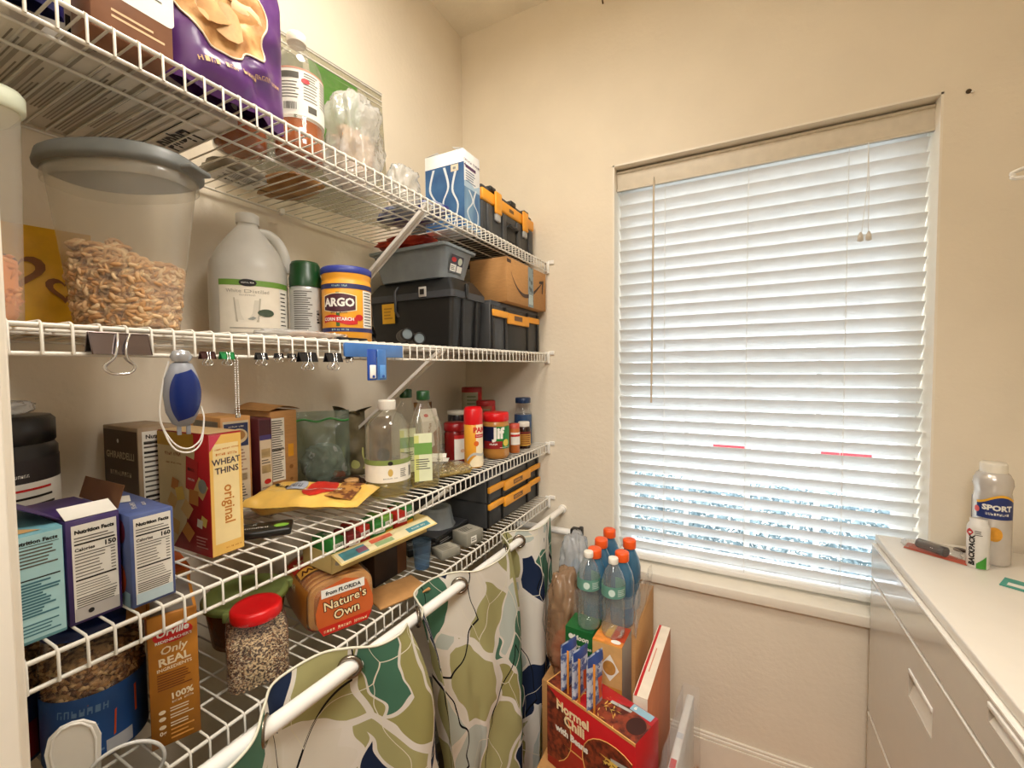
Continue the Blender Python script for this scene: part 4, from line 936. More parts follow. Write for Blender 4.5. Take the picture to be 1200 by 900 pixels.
# oil jugs
OIL = clear('oil_plastic', 'fafaf4', .09, .05, 'f4f4ea', 1); OILC = clear('pale_oil', 'f0e6b0', .10, .1, 'd9c870', .4)
t = T('oil_jug', (.322, .808, K3), 62, 'clear round oil jug with a white cap and green-banded label', 'oil bottle')
b = MB(); pr = [(.046, 0), (.053, .006), (.054, .012)]
for k in range(4): pr += [(.0525, .016+k*.008), (.054, .020+k*.008)]
pr += [(.054, .098), (.052, .104), (.0535, .110)]
for k in range(5): pr += [(.052, .116+k*.010), (.0538, .121+k*.010)]
pr += [(.050, .176), (.040, .194), (.026, .206), (.020, .210), (.020, .217)]
b.lathe(pr, OIL, 44, cap1=False); b.build('jug_body', t)
MB().lathe([(.044, .003), (.0505, .008), (.0515, .042), (.001, .042)], OILC, 36).build('contents', t)
ribcap(.0215, .024, CAPW, .212).build('cap', t)
b = MB(); c = Cyl(.0546); b.rect(c, -.12, .040, .12, .092, LB); b.rect(c, -.12, .082, .12, .094, mat('olive_band', '7f8f4a', .5), .0008); b.ell(c, -.012, .0865, .006, .005, INK, .0013); b.ell(c, -.012, .064, .006, .009, mat('gold_drop', 'c9a85a', .5), .0009); b.text(c, 'avocado oil', -.012, .050, .006, GREY_INK); b.lines(c, .012, .050, .030, .072, 5, GREY_INK); b.barcode(c, .040, .045, .056, .076); b.build('label', t)
def square_oil(loc, label, rz):
    t = T('oil_bottle', loc, rz, label, 'oil bottle')
    b = MB(); b.lathe([(.034, 0), (.038, .006), (.0385, .015), (.0385, .15), (.036, .165), (.025, .195), (.015, .218), (.0135, .225), (.0135, .236)], OIL, 44, sq=3.6, cap1=False, sy=.8)
    b.build('bottle_body', t)
    MB().tube(smooth_path([(.030, 0, .185), (.040, 0, .16), (.043, 0, .12), (.043, 0, .06), (.038, 0, .035)], 6), .0065, OIL, 8).build('handle', t)
    MB().lathe([(.033, .003), (.036, .008), (.036, .020), (.001, .020)], OILC, 36, sq=3.6, sy=.8).build('contents', t)
    b = MB(); b.lathe([(.0165, .230), (.017, .232), (.017, .252), (.015, .254), (.001, .254)], DGREEN, 60, rib=.02, ribn=30); b.build('cap', t)
    b = MB(); F = Plane((-.03, -.0313, .02), (1, 0, 0), (0, 0, 1)); b.rect(F, 0, .0, .046, .125, mat('pale_green_label', 'd7dcb8', .5)); b.rect(F, 0, .07, .046, .10, mat('leaf_green', '6d9a4a', .5), .0008); b.lines(F, .004, .03, .042, .06, 5, GREY_INK); b.rect(F, 0, .0, .012, .12, mat('yellow_green_strip', 'c9cc7a', .5), .0006); b.build('label', t)
square_oil((.358, .905, K3), 'clear square oil bottle with handle and dark green cap beside the round jug', 48)
square_oil((.255, .955, K3), 'rear clear oil bottle with dark green cap behind the round jug', 60)
# lentil bag with a card
t = T('lentil_bag', (.328, 1.045, K3+.001), 62, 'flat clear bag of lentils with a white card on top', 'bag')
b = MB(); crumple(b, (0, 0, .0135), (.066, .066, .014), clear('thin_film', 'f4f4f0', .12, .1, 'f0f0ea', 1, bump=.6), 15, 18, .1); b.build('film', t)
LEN = [mat('lentil_a', 'b59a4e', .7), mat('lentil_b', '8f7a34', .7), mat('lentil_c', 'd3bf86', .7)]
b = MB(); b.box(-.056, .056, -.055, .053, .001, .013, LEN[0], .005); pieces(b, 800, lambda r: (r.uniform(-.058, .058), r.uniform(-.057, .055), r.uniform(.008, .019)), .004, LEN, 8); c = b.build('lentils', t); c['kind'] = 'stuff'
t = T('price_card', (.285, 1.065, K3+.029), 30, 'small white folded card with a black mark on the lentil bag', 'card')
b = MB(); slab(b, (-.03, -.02, .001), (1, 0, 0), (0, 1, .05), .06, .04, .0008, P_WHITE); slab(b, (-.03, .02, .004), (1, 0, 0), (0, .5, .3), .05, .02, .0008, P_WHITE); P = Plane((-.03, -.02, .0015), (1, 0, 0), (0, 1, .05)); b.ell(P, .03, .02, .006, .004, INK, .0006); b.build('card_body', t)
# ground coffee carton with paper, brown bag behind
t = T('milk_carton', (.185, 1.138, K3), 62, 'white rumpled carton with brown print behind the lentil bag', 'carton')
b = MB(); b.taper(.062, .05, .062, .05, 0, .14, mat('white_carton', 'dcd3c4', .5), r=.004, cap1=False); b.taper(.062, .05, .062, .008, .14, .178, mat('white_carton', 'dcd3c4', .5), r=.002)
F = Plane((-.031, -.0253, 0), (1, 0, 0), (0, 0, 1)); BP = mat('cocoa_print', '8a5a32', .6, noise=.4); b.poly(F, [(.012, .0), (.062, .0), (.062, .12), (.04, .10), (.045, .06), (.02, .04)], BP); b.ell(F, .022, .03, .015, .018, mat('amber_print', 'c07c30', .5), .0008); b.text(F, 'CEREAL', .028, .115, .012, BP, rot=80); b.ell(Plane((-.031, -.025, .14), (1, 0, 0), (0, .5, .86)), .02, .02, .008, .006, REDP); b.build('carton_body', t)
t = T('paper_bag', (.100, 1.220, K3), 62, 'small amber-brown bag sticking up behind the white rumpled carton', 'bag')
b = MB(); Sf = pouch(b, .07, .192, .05, mat('amber_bag_film', '9a6a28', .4, col2='5f3d14', scale=25), 51, .010); b.build('film', t)
# red sauce jar, spray can, peanut butter, small bottles
t = T('sauce_jar', (.262, 1.190, K3), 55, 'dark red lidded spice jar with a white and red label', 'jar')
DR = mat('deep_red', '7a1414', .25, noise=.1)
MB().lathe([(.034, 0), (.038, .005), (.038, .095), (.034, .106)], DR, 36).build('jar_body', t)
MB().lathe([(.0385, .105), (.0395, .107), (.0395, .128), (.036, .131), (.001, .131)], mat('wine_lid', '8e1218', .3), 40).build('lid', t)
b = MB(); c = Cyl(.0384); b.rect(c, -.018, .012, .058, .088, P_WHITE); b.rect(c, -.018, .080, .058, .092, REDP, .0008); b.ell(c, .030, .086, .004, .003, INK, .001); b.ell(c, .028, .040, .011, .010, mat('tomato_print', 'c23a1c', .5, noise=.3), .0009); b.ell(c, .010, .040, .008, .006, mat('bowl_print', 'cfa98a', .5), .0009); b.build('label', t)
t = T('cooking_spray', (.358, 1.150, K3), 48, 'yellow cooking spray can with a bright red cap', 'spray can')
PY = mat('spray_yellow', 'e6a233', .35); MB().lathe([(.027, 0), (.0295, .004), (.0295, .135), (.028, .138)], PY, 36).build('can_body', t)
MB().lathe([(.0300, .136), (.0302, .140), (.0295, .180), (.025, .190), (.020, .186), (.001, .186)], mat('bright_red_cap', 'd0101a', .3), 36).build('cap', t)
b = MB(); c = Cyl(.0297); b.rect(c, .000, .006, .045, .136, mat('cream_side', 'efe0bd', .5)); b.text(c, 'PAM', .013, .119, .022, REDP, bold=.05); b.rect(c, -.003, .095, .03, .106, REDP, .0009); b.text(c, 'ORIGINAL', .012, .1005, .006, P_WHITE, .0013); b.ell(c, .001, .077, .008, .008, mat('orange_flower', 'd8641a', .5), .0009)
b.grid(lambda a, d: c.p(-.03+.06*a, .02+.03*a+.008*d+.01*sin(a*5), .0011), 16, 1, mat('silver_swoosh', 'b9b9b2', .3)); b.grid(lambda a, d: c.p(-.02+.055*a, .004+(.014+.03*a+.01*sin(a*5))*d, .0010), 16, 1, mat('cream_side', 'efe0bd', .5)); b.build('label', t)
t = T('peanut_butter_jar', (.352, 1.306, K3), 45, 'peanut butter jar with a red lid and a green Jif label', 'jar')
MB().lathe([(.038, 0), (.045, .008), (.046, .02), (.046, .105), (.044, .125), (.040, .132)], mat('peanut_butter', 'b07a38', .25, noise=.06), 40).build('jar_body', t)
ribcap(.0445, .030, RED, .128, 48, 60).build('lid', t)
b = MB(); c = Cyl(.0464)
for k, hx in enumerate(('1c2a5a', '1e2f6a')): b.rect(c, -.075+k*.0, .036, -.012, .112, mat('jif_navy', '1b2350', .45))
b.rect(c, -.012, .036, .052, .112, mat('jif_green', '127a32', .45)); b.rect(c, -.06, .036, .01, .062, mat('jif_dark_red', '8e1c1c', .45), .0008); b.text(c, 'Jif', -.004, .088, .050, P_WHITE, .0014, bold=.05, sx=.95); b.text(c, 'CREAMY', -.022, .052, .009, P_WHITE, .0014); b.ell(c, .024, .056, .012, .012, mat('peanut_yellow', 'd9c04a', .5), .0016); b.lines(c, .0, .039, .04, .042, 1, P_WHITE, .001); b.build('label', t)
t = T('spice_bottle', (.372, 1.408, K3), 45, 'small orange spice bottle squeezed beside the peanut butter jar', 'bottle')
MB().lathe([(.019, 0), (.020, .003), (.020, .085), (.018, .09)], mat('orange_spice', 'b5642a', .4), 28).build('bottle_body', t)
MB().lathe([(.0195, .089), (.0195, .106), (.001, .107)], mat('salmon_cap', 'c2503f', .4), 28).build('cap', t)
b = MB(); c = Cyl(.0202); b.rect(c, -.02, .03, .03, .075, P_WHITE); b.rect(c, -.02, .06, .03, .068, REDP, .0008); b.build('label', t)
t = T('vitamin_bottle', (.366, 1.500, K3), 45, 'dark brown supplement bottle with gold label and white cap', 'bottle')
MB().lathe([(.024, 0), (.026, .004), (.026, .075), (.022, .084)], mat('dark_brown_glass', '2a140c', .2), 32).build('bottle_body', t)
ribcap(.022, .018, CAPW, .084).build('cap', t)
b = MB(); c = Cyl(.0263); b.rect(c, -.04, .012, .04, .066, mat('gold_label', 'c99a3a', .5)); b.rect(c, -.04, .056, .04, .066, mat('dark_red_band', '6b1a14', .5), .0008); b.lines(c, -.02, .016, .02, .054, 5, mat('brown_label_ink', '7a3a14', .5), .0008, h=.5, rag=.1); b.build('label', t)
t = T('blue_jar', (.315, 1.600, K3), 45, 'blue-capped clear and navy jar in the corner of the third shelf', 'jar')
NB = mat('navy_plastic', '1f3558', .3)
MB().lathe([(.035, 0), (.037, .004), (.037, .115), (.036, .120)], mat('navy_jar', '2a4a72', .2, coat=.3, noise=.1), 36).build('jar_body', t)
MB().lathe([(.0365, .118), (.032, .130), (.029, .134), (.029, .168)], CLEAR, 36, cap0=False, cap1=False).build('jar_neck', t)
ribcap(.0315, .022, NB, .166).build('cap', t)
def canister(loc, label, h, r, body, lid, rz=50):
    t = T('seasoning_canister', loc, rz, label, 'canister')
    MB().lathe([(r*.95, 0), (r, .004), (r, h)], body, 36).build('canister_body', t)
    MB().lathe([(r*1.02, h), (r*1.03, h+.003), (r*1.03, h+.018), (r*.98, h+.021), (.001, h+.020)], mat('brick_red_lid', 'a01818', .35), 36).build('lid', t)
    b = MB(); c = Cyl(r+.0004); b.rect(c, r*.35, .0, r*1.2, h, REDP); b.lines(c, -r*.8, h*.6, r*.25, h*.95, 5, mat('olive_text', '6f7a5a', .6)); b.build('label', t)
canister((.100, 1.545, K3), 'tall pale green canister with a dark red lid in the back corner', .210, .042, mat('sage_can', 'a8a68a', .5), None)
canister((.190, 1.510, K3), 'shorter canister with a dark red lid behind the peanut butter jar', .158, .038, mat('rust_can', '8e4a30', .5), None)
t = T('dark_jar', (.165, 1.345, K3), 50, 'dark jar with a pale lid behind the red spray cap', 'jar')
MB().lathe([(.036, 0), (.038, .004), (.038, .135), (.036, .14)], mat('blackish_glass', '221d22', .2), 32).build('jar_body', t)
MB().lathe([(.038, .139), (.039, .141), (.039, .152), (.001, .154)], mat('pale_lid', 'cfc8b8', .3), 32).build('lid', t)

# ============================================================ THINGS CLIPPED ON THE SECOND SHELF'S LIP
XL = D+.0045; ZL = Z2-.032
def binder_clip(y, w, h, m, label, ztop=None, skew=0, hm=None, grp=None):
    zt = (ZL+.006) if ztop is None else ztop
    t = T('binder_clip', (XL+.0035, y, zt), 90, label, 'binder clip', grp)
    b = MB(); d = h*.42; th = .0006
    # folded spring steel: front, back, base
    b.add([(-w/2, -d*.15, 0), (w/2, -d*.15, 0), (w/2, -d, -h), (-w/2, -d, -h), (-w/2, d*.15, 0), (w/2, d*.15, 0), (w/2, d, -h), (-w/2, d, -h)], [(3, 2, 1, 0), (4, 5, 6, 7), (7, 6, 2, 3)], m)
    b.tube([(-w/2, -d*.15, 0), (w/2, -d*.15, 0)], .0010, m, 6); b.tube([(-w/2, d*.15, 0), (w/2, d*.15, 0)], .0010, m, 6)
    for s in (-1, 1): b.tube([(s*w/2, -d*.15, 0), (s*w/2, -d, -h), (s*w/2, d, -h), (s*w/2, d*.15, 0)], .0007, m, 5)
    b.build('clip_body', t)
    for s in (-1, 1):
        q = w*.30; k = skew*s; H = h*1.0
        P = [(-q*.35+q*.2, s*d*.35, 0), (-q*.25+k*.3, s*(d*.9+.002), -h*.55), (-q*.35+k*.8, s*(d+.004), -h*1.15), (-q*.85+k, s*(d+.004), -h*1.55), (-q*.6+k, s*(d+.004), -h*1.85), (0+k, s*(d+.004), -h*1.93), (q*.6+k, s*(d+.004), -h*1.85), (q*.85+k, s*(d+.004), -h*1.55), (q*.35+k*.8, s*(d+.004), -h*1.15), (q*.25+k*.3, s*(d*.9+.002), -h*.55), (q*.35+q*.2, s*d*.35, 0)]
        MB().tube([Vector(p) for p in smooth_path(P, 4)], w*.018+.0004, CHROME, 6).build('wire_handle', t)
    return t
CB = mat('clip_black', '1c1b1c', .3, noise=.1); CGN = mat('clip_green', '1e7a40', .3); CDR = mat('clip_brown', '3a1c18', .3); CSI = mat('clip_dark_chrome', '8a7f80', .12, metal=.9)
binder_clip(.252, .058, .026, CSI, 'large glossy black binder clip hanging from the second shelf, far left', Z2-.006, .006)
G = 'small clips on the second shelf lip'
binder_clip(.352, .019, .010, CDR, 'small dark brown binder clip just left of the green one', None, .002, grp=G)
binder_clip(.379, .019, .010, CGN, 'small green binder clip on the second shelf lip', None, .002, grp=G)
binder_clip(.432, .018, .010, CB, 'small black binder clip, first to the right of the bead chain', None, .0, grp=G)
binder_clip(.462, .014, .007, CB, 'tiny black binder clip, left one of the tiny pair', None, .001, grp=G)
binder_clip(.486, .014, .007, CB, 'tiny black binder clip, right one of the tiny pair', None, .001, grp=G)
binder_clip(.516, .034, .016, CB, 'medium black binder clip under the spray can', ZL+.009, .004, grp=G)
binder_clip(.572, .034, .016, CB, 'medium black binder clip left of the blue bag clip', ZL+.009, .004, grp=G)
binder_clip(.611, .014, .007, CB, 'tiny black binder clip half behind the medium one, beside the blue bag clip', None, .001, grp=G)
# bead chain
t = T('bead_chain', (XL+.004, .392, ZL), 0, 'thin white bead chain hanging from the second shelf', 'bead chain')
b = MB()
for s in (-1, 1):
    for k in range(24): b.lathe([(.000001, -.0012), (.0011, -.0006), (.0011, .0006), (.000001, .0012)], WHITE, 8, c=(0, s*.0020)); b.v[-32:] = [(x, y, z-.0036*k-.002) for x, y, z in b.v[-32:]]
    b.tube([(0, s*.002, .003), (0, s*.002, -.088)], .0004, CHROME, 4)
b.tube([(0, -.002, .003), (-.004, -.001, .006), (-.004, .001, .006), (0, .002, .003)], .0005, CHROME, 5)
b.build('beads', t)
MB().box(-.0015, .0015, -.0035, .0035, -.094, -.087, CHROME, .001).build('connector', t)
# blue and grey hanging gadget with wrist strap
t = T('can_opener', (XL+.026, .308, Z2-.040), 0, 'blue and grey handheld gadget with white wrist strap hanging from the second shelf', 'gadget', rot=(R(6), 0, R(68)))
GY = mat('gadget_grey', '8d9097', .35); 
b = MB(); b.lathe([(.006, 0), (.012, -.004), (.0185, -.022), (.0205, -.045), (.0185, -.068), (.012, -.084), (.006, -.088)][::-1], GY, 36, sy=.62); b.build('gadget_body', t)
b = MB(); sh = mat('gadget_blue', '122a6c', .25)
def gf(a, c):
    z = -.010-.064*c-.006*(1-a); th = -pi/2+(a-.36)*2.0*(1-(abs(c-.5)*2)**3*.35); k = sin(min(1, max(0, (z+.088)/.088))*pi)**.45; r = .0208*max(.45, k)
    return (r*cos(th)*1.03, r*sin(th)*.66-.001, z)
b.grid(gf, 12, 14, sh); b.build('blue_grip', t)
b = MB(); b.lathe([(.010, 0), (.0125, .006), (.009, .014), (.001, .016)], mat('gadget_silver', 'b3b6bb', .2, metal=.6), 24, sy=.7); b.build('head', t)
b = MB(); b.box(-.007, -.002, -.003, .003, -.1, -.084, GY, .001); b.box(.003, .008, -.003, .003, -.1, -.084, GY, .001); b.build('prongs', t)
b = MB(); b.tube(smooth_path([(-.013, .0, .0), (-.020, -.0, -.03), (-.024, -.003, -.075), (-.012, -.004, -.108), (.004, -.004, -.119), (.018, -.004, -.108), (.023, -.002, -.08), (.020, .0, -.062)], 8), .0011, WHITE, 6); b.tube(smooth_path([(-.024, -.002, -.08), (-.012, -.006, -.115), (.006, -.006, -.124), (.019, -.004, -.112), (.023, -.002, -.08)], 8), .0011, WHITE, 6); b.build('wrist_strap', t)
# blue bag clip
t = T('bag_clip', (XL+.007, .676, Z2-.007), 90, 'wide translucent blue bag clip gripping the second shelf lip', 'bag clip')
BC = mat('clip_blue', '3f6fae', .2, noise=.1, coat=.4); BC2 = mat('clip_light_blue', '5f97d6', .2)
b = MB(); b.box(-.082, .082, -.004, -.001, -.022, .006, BC, .0012); b.box(-.080, .080, .001, .004, -.020, .004, BC, .0012); b.build('jaw', t)
for s, mm in ((-1, mat('clip_royal_blue', '24499c', .25)), (1, BC)):
    b = MB(); b.box(s*.013-.013, s*.013+.013, -.0065-.001*s, -.0035-.001*s, -.070, -.005, mm, .0014); b.box(s*.013-.008, s*.013+.008, -.0085-.001*s, -.0062-.001*s, -.066, -.038, WHITE if s < 0 else BC2, .0010); b.ell(Plane((s*.013, -.0088-.001*s, -.062), (1, 0, 0), (0, 0, 1)), 0, 0, .0035, .003, mat('clip_royal_blue', '24499c', .25)); b.build('lever', t)
# ============================================================ FOURTH SHELF
GRAN = [mat('granola_a', 'b98a52', .8), mat('granola_b', '8e5f30', .8), mat('granola_c', 'd3ad78', .8), mat('granola_d', '6e4420', .8)]
def granola_jar(loc, label, rz, h, r, sleeve, pic):
    t = T('granola_jar', loc, rz, label, 'food jar')
    b = MB(); b.lathe([(r*.93, 0), (r, .006), (r, h-.03), (r*.93, h-.012), (r*.92, h)], CLEAR, 40, cap1=False); b.build('jar_body', t)
    b = MB(); b.lathe([(r*.88, .004), (r*.91, .01), (r*.91, h-.035), (r*.6, h-.025), (.001, h-.022)], mat('granola_mass', 'c49a66', .8, col2='5a3418', scale=110, thresh=(.4, .6)), 32)
    def ins(q):
        a = q.uniform(0, 2*pi); z = q.uniform(.08, h-.022); k = r*(q.uniform(.88, .915) if z < h-.035 else q.uniform(.1, .9)); return (k*cos(a), k*sin(a), z)
    pieces(b, 900, ins, .0062, GRAN, 5); c = b.build('granola', t); c['kind'] = 'stuff'
    MB().lathe([(r*.96, h), (r*.98, h+.002), (r*.98, h+.012), (r*.93, h+.015), (.001, h+.014)], mat('navy_lid', '23366e', .35), 40).build('lid', t)
    b = MB(); c = Cyl(r+.0005); L = pi*r*.99; b.rect(c, -L, .005, L, h*.56, sleeve)
    pic(b, c, h); b.build('label', t); return t
def pic1(b, c, h):
    b.poly(c, [(.028, .03), (.058, .045), (.058, .085), (.03, .065)], mat('orange_print', 'd8541c', .5), .0010); b.text(c, 'GRANOLA', -.002, .080, .015, mat('mid_blue_ink', '6d8fb8', .5), .0012, rot=-4); b.lines(c, -.03, .015, .02, .06, 6, mat('mid_blue_ink', '6d8fb8', .5), .0010); b.rect(c, .02, .008, .05, .028, mat('grey_block', 'b9bcc2', .5), .0012)
granola_jar((.266, .262, K4), 'clear jar of granola with a blue sleeve beside the popcorn box', 60, .178, .056, mat('blue_sleeve', '24508e', .4, noise=.1), pic1)
def pic2(b, c, h):
    b.rect(c, -.05, .01, .05, .06, mat('dark_red_print', '6e1418', .45, noise=.2), .0010); b.ell(c, .0, .03, .02, .016, mat('cookie_chip', 'c99a62', .6, noise=.2), .0013); b.lines(c, -.04, .065, .04, .085, 3, P_WHITE, .0010)
granola_jar((.189, .1765, K4), 'jar with a dark navy and red sleeve at the left end of the lowest shelf', 75, .178, .054, mat('night_sleeve', '1a2244', .4, noise=.2), pic2)
# popcorn boxes
PO = mat('popcorn_orange', 'b0701c', .5, noise=.08); POF = mat('popcorn_ink', 'f0ddba', .5)
def pop(b, F, L, Tp):
    b.ell(F, .0285, .162, .023, .0125, REDP); b.text(F, 'Orville', .0285, .166, .0135, P_WHITE, .0012, shear=.2, rot=4, bold=.03); b.text(F, "REDENBACHER'S", .029, .1545, .0056, P_WHITE, .0012, rot=4)
    b.text(F, 'Only', .029, .140, .0155, POF, shear=.2, rot=3, bold=.02); b.text(F, 'REAL', .029, .124, .0155, POF, rot=3, bold=.03, sx=1.05); b.text(F, 'INGREDIENTS', .029, .1135, .0065, POF, rot=3)
    b.lines(F, .009, .082, .05, .108, 7, mat('brown_text', '7a3f10', .5), h=.4); b.text(F, '100%', .036, .070, .0125, POF, bold=.03, rot=3); b.text(F, 'WHOLE GRAIN', .037, .062, .0045, POF, rot=3)
    for k, v in enumerate((.052, .042, .030)):
        b.lines(F, .022, v-.005, .050, v+.003, 2, POF, seed=k); b.ell(F, .013, v-.001, .004, .003, POF)
    b.text(F, '0g', .013, .020, .008, POF, bold=.03); b.lines(F, .022, .006, .050, .024, 3, mat('gold_text', 'd99a4a', .5), seed=8)
    b.rect(Tp, .004, .004, .053, .13, mat('grey_inside', '6e655c', .7))
def pf(g): slab(g, (-.0285, -.070, .1925), (0, 1, 0), (-.7, 0, .2), .13, .022, .0006, PO)
carton('popcorn_box', .057, .145, .192, PO, (.308, .340, K4), 68, 'tall orange popcorn box with Only REAL lettering on the lowest shelf', 'popcorn box', pop, flaps=(pf,))
def pop2(b, F, L, Tp):
    b.ell(F, .03, .13, .018, .014, REDP); b.text(F, 'POP', .03, .13, .012, P_WHITE, .0012, bold=.03); b.rect(F, .004, .15, .054, .158, mat('orange_light', 'e08a3a', .5))
carton('popcorn_box', .058, .11, .165, mat('bright_orange_board', 'd2601c', .5), (.100, .425, K4), 75, 'bright orange box with a red oval behind the tall popcorn box', 'popcorn box', pop2)
# round tub with green lid
t = T('round_container', (.215, .512, K4), 40, 'amber food tub with a translucent green lid behind the red-lidded jar', 'food container')
MB().lathe([(.056, 0), (.060, .003), (.071, .082)], clear('amber_plastic', 'd9a860', .5, .2, 'a86a2a', .6), 40, cap1=False).build('container_body', t)
MB().lathe([(.050, .004), (.056, .008), (.062, .06), (.001, .062)], mat('soup_amber', '8e4a1c', .5, noise=.15), 30).build('contents', t)
b = MB(); LG = mat('pale_green_plastic', '9aaa62', .35, transl=.3); b.lathe([(.074, .078), (.077, .080), (.077, .090), (.070, .094), (.064, .088), (.001, .088)], LG, 44)
for a in (0, 120, 240): b.box(-.012, .012, -.086, -.072, .074, .092, LG, .003, M=Matrix.Rotation(R(a), 4, 'Z'))
b.build('lid', t)
# red-lid grain jar
t = T('grain_jar', (.346, .452, K4), 62, 'square clear jar of speckled grain with a bright red lid', 'jar')
b = MB(); b.lathe([(.040, 0), (.046, .004), (.047, .01), (.047, .092), (.044, .102), (.038, .108), (.038, .114)], CLEAR, 44, sq=5, cap1=False); b.build('jar_body', t)
GRN = [mat('grain_a', 'c9a77c', .7), mat('grain_b', '7a4f30', .7), mat('grain_c', 'e0cba6', .7), mat('grain_d', '4a2a1a', .7)]
b = MB(); b.lathe([(.040, .003), (.0430, .006), (.0434, .080), (.001, .084)], mat('grain_mass', 'dcc093', .7, col2='3f2414', scale=260, thresh=(.44, .54)), 40, sq=5)
def ing(q):
    a = q.uniform(0, 2*pi); z = q.uniform(.004, .088); ca, sa = cos(a), sin(a); k = .0438*(1 if z < .082 else q.random()); return (math.copysign(abs(ca)**.4, ca)*k, math.copysign(abs(sa)**.4, sa)*k, z)
pieces(b, 3600, ing, .0034, GRN, 3, 'grain'); c = b.build('grain', t); c['kind'] = 'stuff'
b = MB(); b.lathe([(.0395, .108), (.0405, .110), (.0405, .124), (.037, .128), (.030, .1265), (.001, .1265)], RED, 44); b.build('lid', t)
# bread loaf in printed wrap
t = T('bread_loaf', (.285, .652, K4), 68, 'wrapped bread loaf with red, gold and white print', 'bread')
LOAF = mat('loaf_crust', 'a8662a', .6, noise=.15)
def loaf(k, l0, l1, m, b, n=26):
    w, h = .070*k, .118*k
    def f(a, c):
        th = 2*pi*a; x = math.copysign(abs(cos(th))**.62, cos(th))*w; z = math.copysign(abs(sin(th))**(.5 if sin(th) > 0 else .35), sin(th)); z = .055+z*(.054 if z > 0 else .053)*k
        e = (1-(abs(c-.5)*2)**6*.22)
        return (x*e, l0+(l1-l0)*c, (z-.05)*e+.05+.0018*vn(a*20, c*16, 3))
    b.grid(f, n*2, n, m)
    for q in (0, 1):
        ring = [Vector(f(i/(n*2), q)) for i in range(n*2)]; b.add(ring+[Vector((0, l0+(l1-l0)*q, .05))], [((i+1) % (n*2), i, n*2) if q == 0 else (i, (i+1) % (n*2), n*2) for i in range(n*2)], m, True)
    return f
b = MB(); loaf(.95, -.095, .098, LOAF, b)
for k in range(11): loaf(.955, -.09+k*.0165, -.078+k*.0165, mat('slice_crust', 'c98f4a', .6, noise=.2), b, 14)
b.build('loaf', t)
b = MB(); fw = loaf(1.03, -.105, .105, CLEAR, b)
FILMR = mat('bread_red', 'c4281a', .35); FG = mat('bread_gold', 'd9a040', .4); FO = mat('bread_orange', 'c9602a', .4)
def wrapS(a0=0):  # u runs round the loaf from the near lower edge, v along it
    return Fn(lambda u, v, l: (lambda P, Q, R2: P+((Q-P).cross(R2-P)).normalized()*(-l-.001))(Vector(fw(u, v)), Vector(fw(u+.004, v)), Vector(fw(u, v+.01))), .02)
Sw = wrapS()
b.build('wrap', t)
b = MB()
def ws(u0, v0, u1, v1, m, l): b.grid(lambda a, c: Sw.p(u0+(u1-u0)*a, v0+(v1-v0)*c, l), 18, 10, m)
for us in (0, 1):
    pass
# the near end face carries the name; a red band crosses the top and near side
E0 = Plane((-.067, -.1075, 0), (1, 0, 0), (0, 0, 1)); E1 = Fn(lambda u, v, l: E0.p(u*1.12, v*1.12, l), .02)
b.poly(E1, [(.020, .006), (.100, .006), (.112, .03), (.112, .05), (.10, .085), (.06, .10), (.02, .09), (.008, .05), (.009, .03)], FO, .0004); b.poly(E1, [(.020, .006), (.100, .006), (.110, .022), (.011, .022)], FILMR, .0009)
b.rect(E1, .018, .074, .096, .090, P_WHITE, .0012); b.text(E1, 'from FLORIDA', .057, .0815, .010, INK, .0018, bold=.03)
b.text(E1, "Nature's", .060, .060, .0225, mat('dark_brown_ink', '4a1f10', .5), .0016, bold=.07, rot=4); b.text(E1, "Nature's", .060, .060, .0225, mat('cream_gold_ink', 'f3dfae', .5), .0022, bold=.01, rot=4)
b.text(E1, 'Own', .062, .038, .0235, mat('dark_brown_ink', '4a1f10', .5), .0016, bold=.07, rot=4); b.text(E1, 'Own', .062, .038, .0235, mat('cream_gold_ink', 'f3dfae', .5), .0022, bold=.01, rot=4)
b.text(E1, '100% Whole Wheat', .060, .013, .0095, mat('cream_gold_ink', 'f3dfae', .5), .0016)
ws(.06, .52, .44, .80, FILMR, .0005); ws(.10, .34, .40, .50, FG, .0006); ws(.42, .10, .60, .95, mat('bread_amber', 'b9722a', .35), .0005); ws(.56, .05, .62, .95, FILMR, .0009)
def onwrap(txt, u, v, size, m, rot, l=.0014):
    P = Fn(lambda x, y, l2: Sw.p(x/.34, y/.21, l2)); b.text(P, txt, u*.34, v*.21, size, m, l, rot=rot, bold=.03)
onwrap('Honey', .30, .66, .022, mat('cream_gold_ink', 'f3dfae', .5), 180); onwrap('Wheat', .28, .42, .024, mat('dark_brown_ink', '4a1f10', .5), 180); onwrap('Honey Wheat', .47, .62, .016, mat('cream_gold_ink', 'f3dfae', .5), 90)
b.build('print', t)
